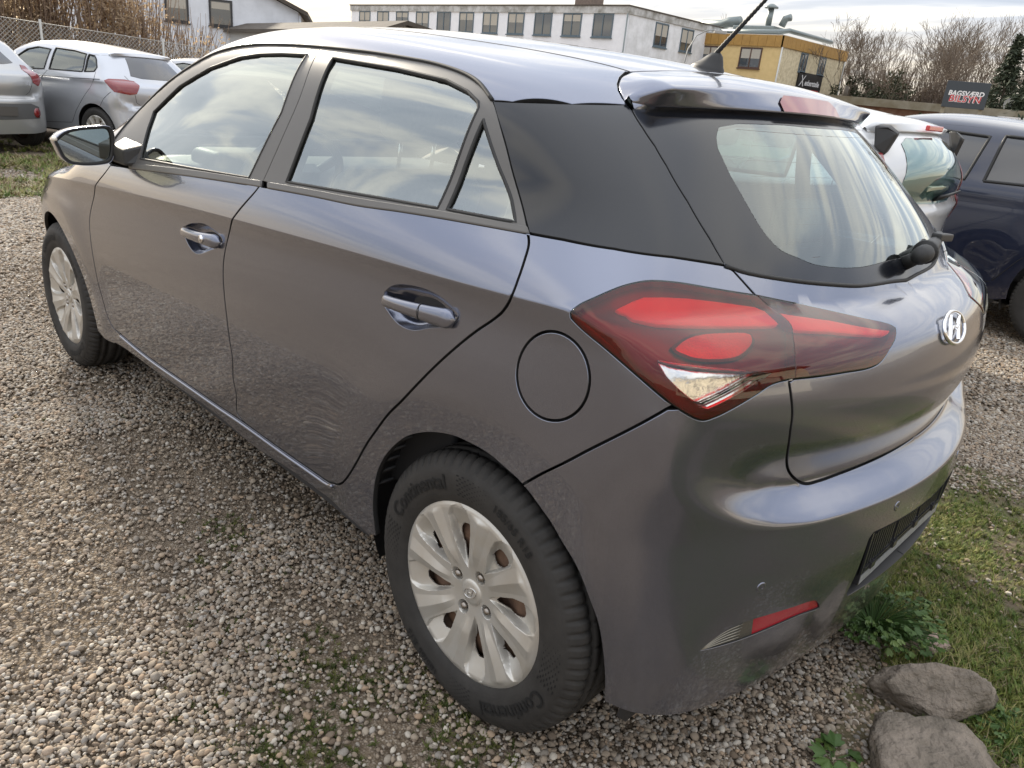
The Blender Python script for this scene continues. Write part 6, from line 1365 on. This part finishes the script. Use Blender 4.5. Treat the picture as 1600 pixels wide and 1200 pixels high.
# ---- across the yard, behind the photographer: mirrored in the tailgate and bumper
ob = empty('cream_building'); tag(ob, 'cream building with dark windows mirrored in the grey tailgate', 'building')
Mo = Matrix.Translation((17, -5.5, 0)) @ Matrix.Rotation(R_(-62), 4, 'Z')
MB().box((-14, 0, -.3), (12, 7, 3.6), Mo).build('wall', pmat('cream_render', (.68, .62, .50), .9, noise=(1, .4)), ob)
V = [(-14.4, -.5, 3.603), (12.4, -.5, 3.603), (12.4, 3.5, 5.6), (-14.4, 3.5, 5.6), (12.4, 7.5, 3.603), (-14.4, 7.5, 3.603)]
MB().add([Mo @ Vector(v) for v in V], [(0, 1, 2, 3), (3, 2, 4, 5), (0, 3, 5), (1, 4, 2), (0, 5, 4, 1)]).build('roof', M_roofdark, ob)
for k in range(7): window(ob, Mo @ Matrix.Translation((-12+3.4*k, 0, 1.0)), 1.9, 1.5, M_bframe, 2, seed=200+k)
# ------------------------------------------------------------------ trees, hedge, fence
M_bark = pmat('bark', (.085, .068, .052), rough=.95, noise=(5, .6))
M_twig = pmat('twigs', (.13, .10, .075), rough=.95)
M_twig2 = pmat('reddish_twigs', (.145, .11, .085), rough=.95)
M_ivy = ramp_random('ivy_leaf', [(0, (.018, .026, .010)), (.6, (.035, .045, .016)), (1, (.06, .065, .022))], .6)
def leafmat(name, stops): 
    m = pmat(name, stops[0], rough=.8, noise=(3, 1.0, stops[1])); return m
M_conif = leafmat('conifer_needles', ((.020, .032, .016), (.045, .055, .028)))
M_ivyc = leafmat('ivy_clump', ((.022, .030, .012), (.06, .065, .028)))
M_bushy = leafmat('evergreen_bush', ((.02, .04, .015), (.045, .07, .03)))
def bare_tree(name, base, H, seed, label, group='bare trees behind the low building', ivy=0.0, spread=.5, levels=5, mat=None, r0=None, tw=.012):
    r = random.Random(seed); root = empty(name, base); tag(root, label, 'tree', group); trunk, crown = MB(), MB(); tips = []
    def grow_(p, d, L, rad, lv, mb):
        n = 3 if lv < 3 else 2; pts = [p]; rs = [rad]
        for i in range(n):
            d = (d+Vector((r.gauss(0, .13), r.gauss(0, .13), r.gauss(.05, .07)))).normalized(); p = p+d*L/n; pts.append(p); rs.append(max(tw*.5, rad*(1-.45*(i+1)/n)))
        (trunk if lv == 0 else crown).tube(pts, rs, 6 if lv < 2 else (4 if lv < 4 else 3), cap=False); tips.append((p, lv))
        if lv < levels:
            k = r.choice((3, 3, 4)) if lv < 2 else r.choice((2, 3, 3))
            for i in range(k):
                a = r.uniform(0, 6.28); s = spread*r.uniform(.6, 1.35); q = (d+Vector((math.cos(a)*s, math.sin(a)*s, r.uniform(-.12, .30)))).normalized(); st = pts[-1] if i < 2 else pts[max(1, len(pts)-2)]
                grow_(st, q, L*r.uniform(.58, .86), max(tw*.6, rs[-1]*r.uniform(.6, .85)), lv+1, crown)
    grow_(Vector((0, 0, -.1)), Vector((r.gauss(0, .04), r.gauss(0, .04), 1)), H*.30, r0 or H*.016, 0, trunk)
    trunk.build('trunk', M_bark, root, recalc=False); crown.build('crown', mat or M_twig, root, recalc=False)
    if ivy > 0: leaf_cloud('ivy', root, [(Vector((r.gauss(0, H*.07), r.gauss(0, H*.07), z)), H*.10*(1.25-z/(H*ivy)*.75)*r.uniform(.6, 1.2)) for z in np.linspace(H*.02, H*ivy, 22)], 4200, .085, M_ivyc, seed)
    return root
def leaf_cloud(name, parent, blobs, n, size, mat, seed, flat=1.0):
    r = np.random.default_rng(seed); V = []; f = []; w = np.array([b[1]**2 for b in blobs]); w = w/w.sum()
    for i in range(n):
        c, R0 = blobs[r.choice(len(blobs), p=w)]; d = r.normal(size=3); d /= np.linalg.norm(d); p = np.array(c)+d*R0*(r.random()**.4)*np.array([1, 1, flat])
        a = r.normal(size=3); a /= np.linalg.norm(a); b = np.cross(a, r.normal(size=3)); b /= np.linalg.norm(b)+1e-9; s = size*r.uniform(.5, 1.3); k = len(V)
        V += [p-a*s-b*s*.5, p+a*s-b*s*.4, p+a*s*.8+b*s*.5, p-a*s*.7+b*s*.55]; f.append((k, k+1, k+2, k+3))
    mb = MB(); mb.add(V, f); return mb.build(name, mat, parent, recalc=False)
def polar(az, d, z=0): return (.938+d*math.cos(R_(az)), -1.778+d*math.sin(R_(az)), z)
trees = [(112.9, 82, 7.6, 'tall thin bare tree right behind the yellow building corner', 0), (112.3, 66, 6.6, 'bare tree with dark ivy trunk beside the yellow building', .55), (111.0, 74, 6.4, 'thin bare tree between two ivy-covered trees', 0), (109.7, 60, 6.4, 'leaning bare tree with flat crown and thick ivy trunk', .6), (108.4, 76, 6.8, 'slim grey bare tree behind the low roof vent', 0), (107.4, 70, 7.4, 'bare tree with fine upright twigs left of the billboard', 0), (106.4, 66, 7.6, 'broad bare tree directly above the billboard', 0), (105.4, 72, 8.0, 'dense bare tree beside the tall conifer', .35), (104.4, 64, 7.4, 'bare tree half hidden by the tall conifer', 0)]
trees += [(112.8, 84, 8.2, 'faint bare tree far behind the yellow building', 0), (110.3, 88, 8.4, 'faint tall bare tree far behind the low roof', 0), (107.9, 90, 9.4, 'faint bare tree far behind the billboard thicket', 0), (105.9, 90, 9.8, 'faint broad bare tree far behind the billboard', 0), (103.4, 86, 10.2, 'faint bare tree far behind the shorter conifer', 0)]
for i, (az, d, h, lab, iv) in enumerate(trees): bare_tree('bare_tree', polar(az, d), h*1.22, 11+i*3, lab, ivy=iv, spread=.50, levels=6, tw=.020)
bare_tree('bare_tree', polar(121.9, 80), 10.6, 77, 'bare treetop rising behind the white brick office block', group=None, spread=.5, tw=.022)
bare_tree('birch_tree', polar(101.7, 34), 7.4, 91, 'large bare tree with drooping twigs over the blue car', group=None, spread=.55, levels=6, mat=M_twig2, tw=.011)
for k, (az, d) in enumerate(((111.4, 72), (110.0, 70), (108.7, 66), (106.9, 66), (104.9, 64))):
    rr = random.Random(900+k); root = empty('shrub', polar(az, d)); tag(root, ('reddish', 'grey-brown', 'tangled', 'dense', 'dark')[k]+' leafless shrub in the thicket behind the low roof', 'shrub', 'leafless shrubs behind the low building'); st = MB()
    for j in range(260):
        a = rr.uniform(0, 6.28); s = rr.uniform(0, 1.0); L = rr.uniform(3.2, 6.2); p = Vector((rr.gauss(0, 1.7), rr.gauss(0, .8), 0)); q = Vector((math.cos(a)*s*.45, math.sin(a)*s*.45, 1)); st.tube([p, p+q*L*.5, p+q*L+Vector((rr.gauss(0, .3), rr.gauss(0, .3), 0))], [.022, .018, .010], 3, cap=False)
    st.build('stems', M_twig2 if k % 2 == 0 else M_twig, root, recalc=False); leaf_cloud('foliage', root, [(Vector((rr.gauss(0, 1.5), 0, rr.uniform(1.0, 4.0))), .8) for _ in range(8)], 1500, .075, M_ivyc if k % 2 else leafmat('dry_leaves', ((.10, .065, .035), (.17, .12, .07))), 70+k)
def conifer(name, base, H, R0, seed, label, n=3600):
    r = np.random.default_rng(seed); root = empty(name, base); tag(root, label, 'tree'); MB().tube([(0, 0, 0), (0, 0, H*.95)], [H*.018, .02], 7).build('trunk', M_bark, root); V = []; f = []
    for lay in range(26):
        t = lay/25; z = H*(.14+.86*t); Rl = R0*(1-t)**.8*(.75+.5*r.random())
        for b in range(9):
            a = r.uniform(0, 6.28); L = Rl*r.uniform(.6, 1.1)
            for q in range(16):
                s = r.random()**.7; p = np.array([math.cos(a)*L*s, math.sin(a)*L*s, z-.18*L*s+r.normal()*.05])+r.normal(size=3)*.10; u = np.array([math.cos(a), math.sin(a), -.3])+r.normal(size=3)*.5; u /= np.linalg.norm(u); w = np.cross(u, r.normal(size=3)); w /= np.linalg.norm(w); sz = .16*r.uniform(.6, 1.3); k = len(V); V += [p-u*sz, p+w*sz*.3, p+u*sz, p-w*sz*.3]; f.append((k, k+1, k+2, k+3))
    MB().add(V, f).build('crown', M_conif, root, recalc=False)
conifer('conifer_tree', polar(103.9, 52), 6.3, 1.9, 5, 'tall dark conifer standing beside the billboard')
conifer('conifer_tree', polar(102.6, 44), 4.3, 1.5, 6, 'shorter dark conifer behind the satellite dishes')
def bush(name, base, blobs, n, size, mat, seed, label, cat='bush', group=None):
    root = empty(name, base); tag(root, label, cat, group); rr = random.Random(seed); st = MB()
    for k in range(7): st.tube([(0, 0, 0), (rr.gauss(0, .15), rr.gauss(0, .15), .5), tuple(Vector(blobs[k % len(blobs)][0]))], [.03, .02, .01], 4)
    st.build('stems', M_bark, root, recalc=False); leaf_cloud('foliage', root, [(Vector(c), R0) for c, R0 in blobs], n, size, mat, seed); return root
bush('evergreen_bush', polar(108.15, 33), [((0, 0, .9), .6), ((-.3, 0, .7), .5), ((.35, .1, .75), .5), ((0, 0, 1.45), .42)], 1500, .055, M_bushy, 3, 'round dark green bush in front of the low building')
bush('evergreen_bush', polar(101.6, 36), [((0, 0, 1.2), 1.1), ((-.6, 0, .9), .9), ((.6, 0, 1.5), 1.0), ((.2, 0, 2.3), .7)], 2600, .09, M_conif, 4, 'wide dark evergreen at the end of the low building')
# ---- brown beech hedge behind the chain-link fence
M_hedge = pmat('dry_beech_leaf', (.44, .34, .24), rough=.85, noise=(4, 1.0, (.29, .215, .145)))
nt = M_hedge.node_tree; tr_ = nt.nodes.new('ShaderNodeBsdfTranslucent'); tr_.inputs[0].default_value = (.50, .38, .25, 1); mx_ = nt.nodes.new('ShaderNodeMixShader'); mx_.inputs[0].default_value = .5
nt.links.new(nt.nodes['Principled BSDF'].outputs[0], mx_.inputs[1]); nt.links.new(tr_.outputs[0], mx_.inputs[2]); nt.links.new(mx_.outputs[0], nt.nodes['Material Output'].inputs['Surface'])
def hedge():
    for k in range(6):
        az = 169.5-2.6*k; d = 20.5+.15*k; root = empty('beech_hedge', polar(az, d, -.12)); tag(root, ('brown beech hedge bush at the far end behind the silver city car', 'brown beech hedge bush over the silver city car roof', 'brown beech hedge bush above the silver hatchback bonnet', 'brown beech hedge bush above the silver hatchback roof', 'thinning beech hedge bush next to the white house', 'sparse twiggy bush in front of the carport roof')[k], 'hedge', 'bushes of the beech hedge'); rr = random.Random(40+k); st = MB(); top = 3.9 if k < 4 else (3.0 if k == 4 else 2.3)
        for j in range(130):
            a = rr.uniform(0, 6.28); p = Vector((rr.gauss(0, .3), rr.gauss(0, .25), 0)); L = rr.uniform(.6, 1.0)*top*1.08; q = Vector((math.cos(a)*rr.random()*.34, math.sin(a)*rr.random()*.34, 1)); st.tube([p, p+q*L*.55, p+q*L+Vector((rr.gauss(0, .12), rr.gauss(0, .12), 0))], [.014, .010, .004], 3, cap=False)
        st.build('stems', pmat('hedge_twig', (.24, .17, .12), .9), root, recalc=False); leaf_cloud('foliage', root, [(Vector((rr.gauss(0, .40), rr.gauss(0, .30), z)), .58) for z in np.linspace(.2, top-.5, 12)], 8500 if k < 4 else (2600 if k == 4 else 900), .036, M_hedge, 60+k)
hedge()
# ---- chain-link fence: posts and woven wire
def fence():
    root = empty('chain_link_fence'); tag(root, 'galvanised chain-link fence in front of the brown hedge', 'fence'); M_w = pmat('galvanised_wire', (.42, .41, .38), .5, metal=.5)
    A = Vector(polar(172, 17.0, -.10)); B = Vector(polar(151, 20.0, -.38)); L = (B-A).length; u = (B-A)/L; H = 1.80; s = .075; mb = MB(); n = int(L/s)
    for k in range(-int(H/s), n):
        for sg_ in (1, -1):
            x0 = k*s; pts = []
            xa, xb = (x0, x0+H) if sg_ > 0 else (x0+H, x0); za, zb = 0.0, H
            t0, t1 = 0.0, 1.0
            lo, hi = min(xa, xb), max(xa, xb)
            def clipx(x): return (x-xa)/(xb-xa)
            ts = sorted((clipx(0.0), clipx(L))); t0 = max(0, ts[0]); t1 = min(1, ts[1])
            if t1 <= t0: continue
            p = [A+u*(xa+(xb-xa)*t)+Vector((0, 0, za+(zb-za)*t)) for t in (t0, t1)]; mb.tube(p, .0042, 3, cap=False)
    mb.build('wire_mesh', M_w, root, recalc=False); root.children[0]['kind'] = 'stuff'
    MB().tube([A+Vector((0, 0, H)), B+Vector((0, 0, H))], .006, 5).build('top_wire', M_w, root)
    for k in range(int(L/2.3)+1): p = A+u*2.3*k+Vector((0, .03, 0)); MB().tube([p, p+Vector((0, 0, H+.06))], .024, 8).build('post', M_w, root)
fence()
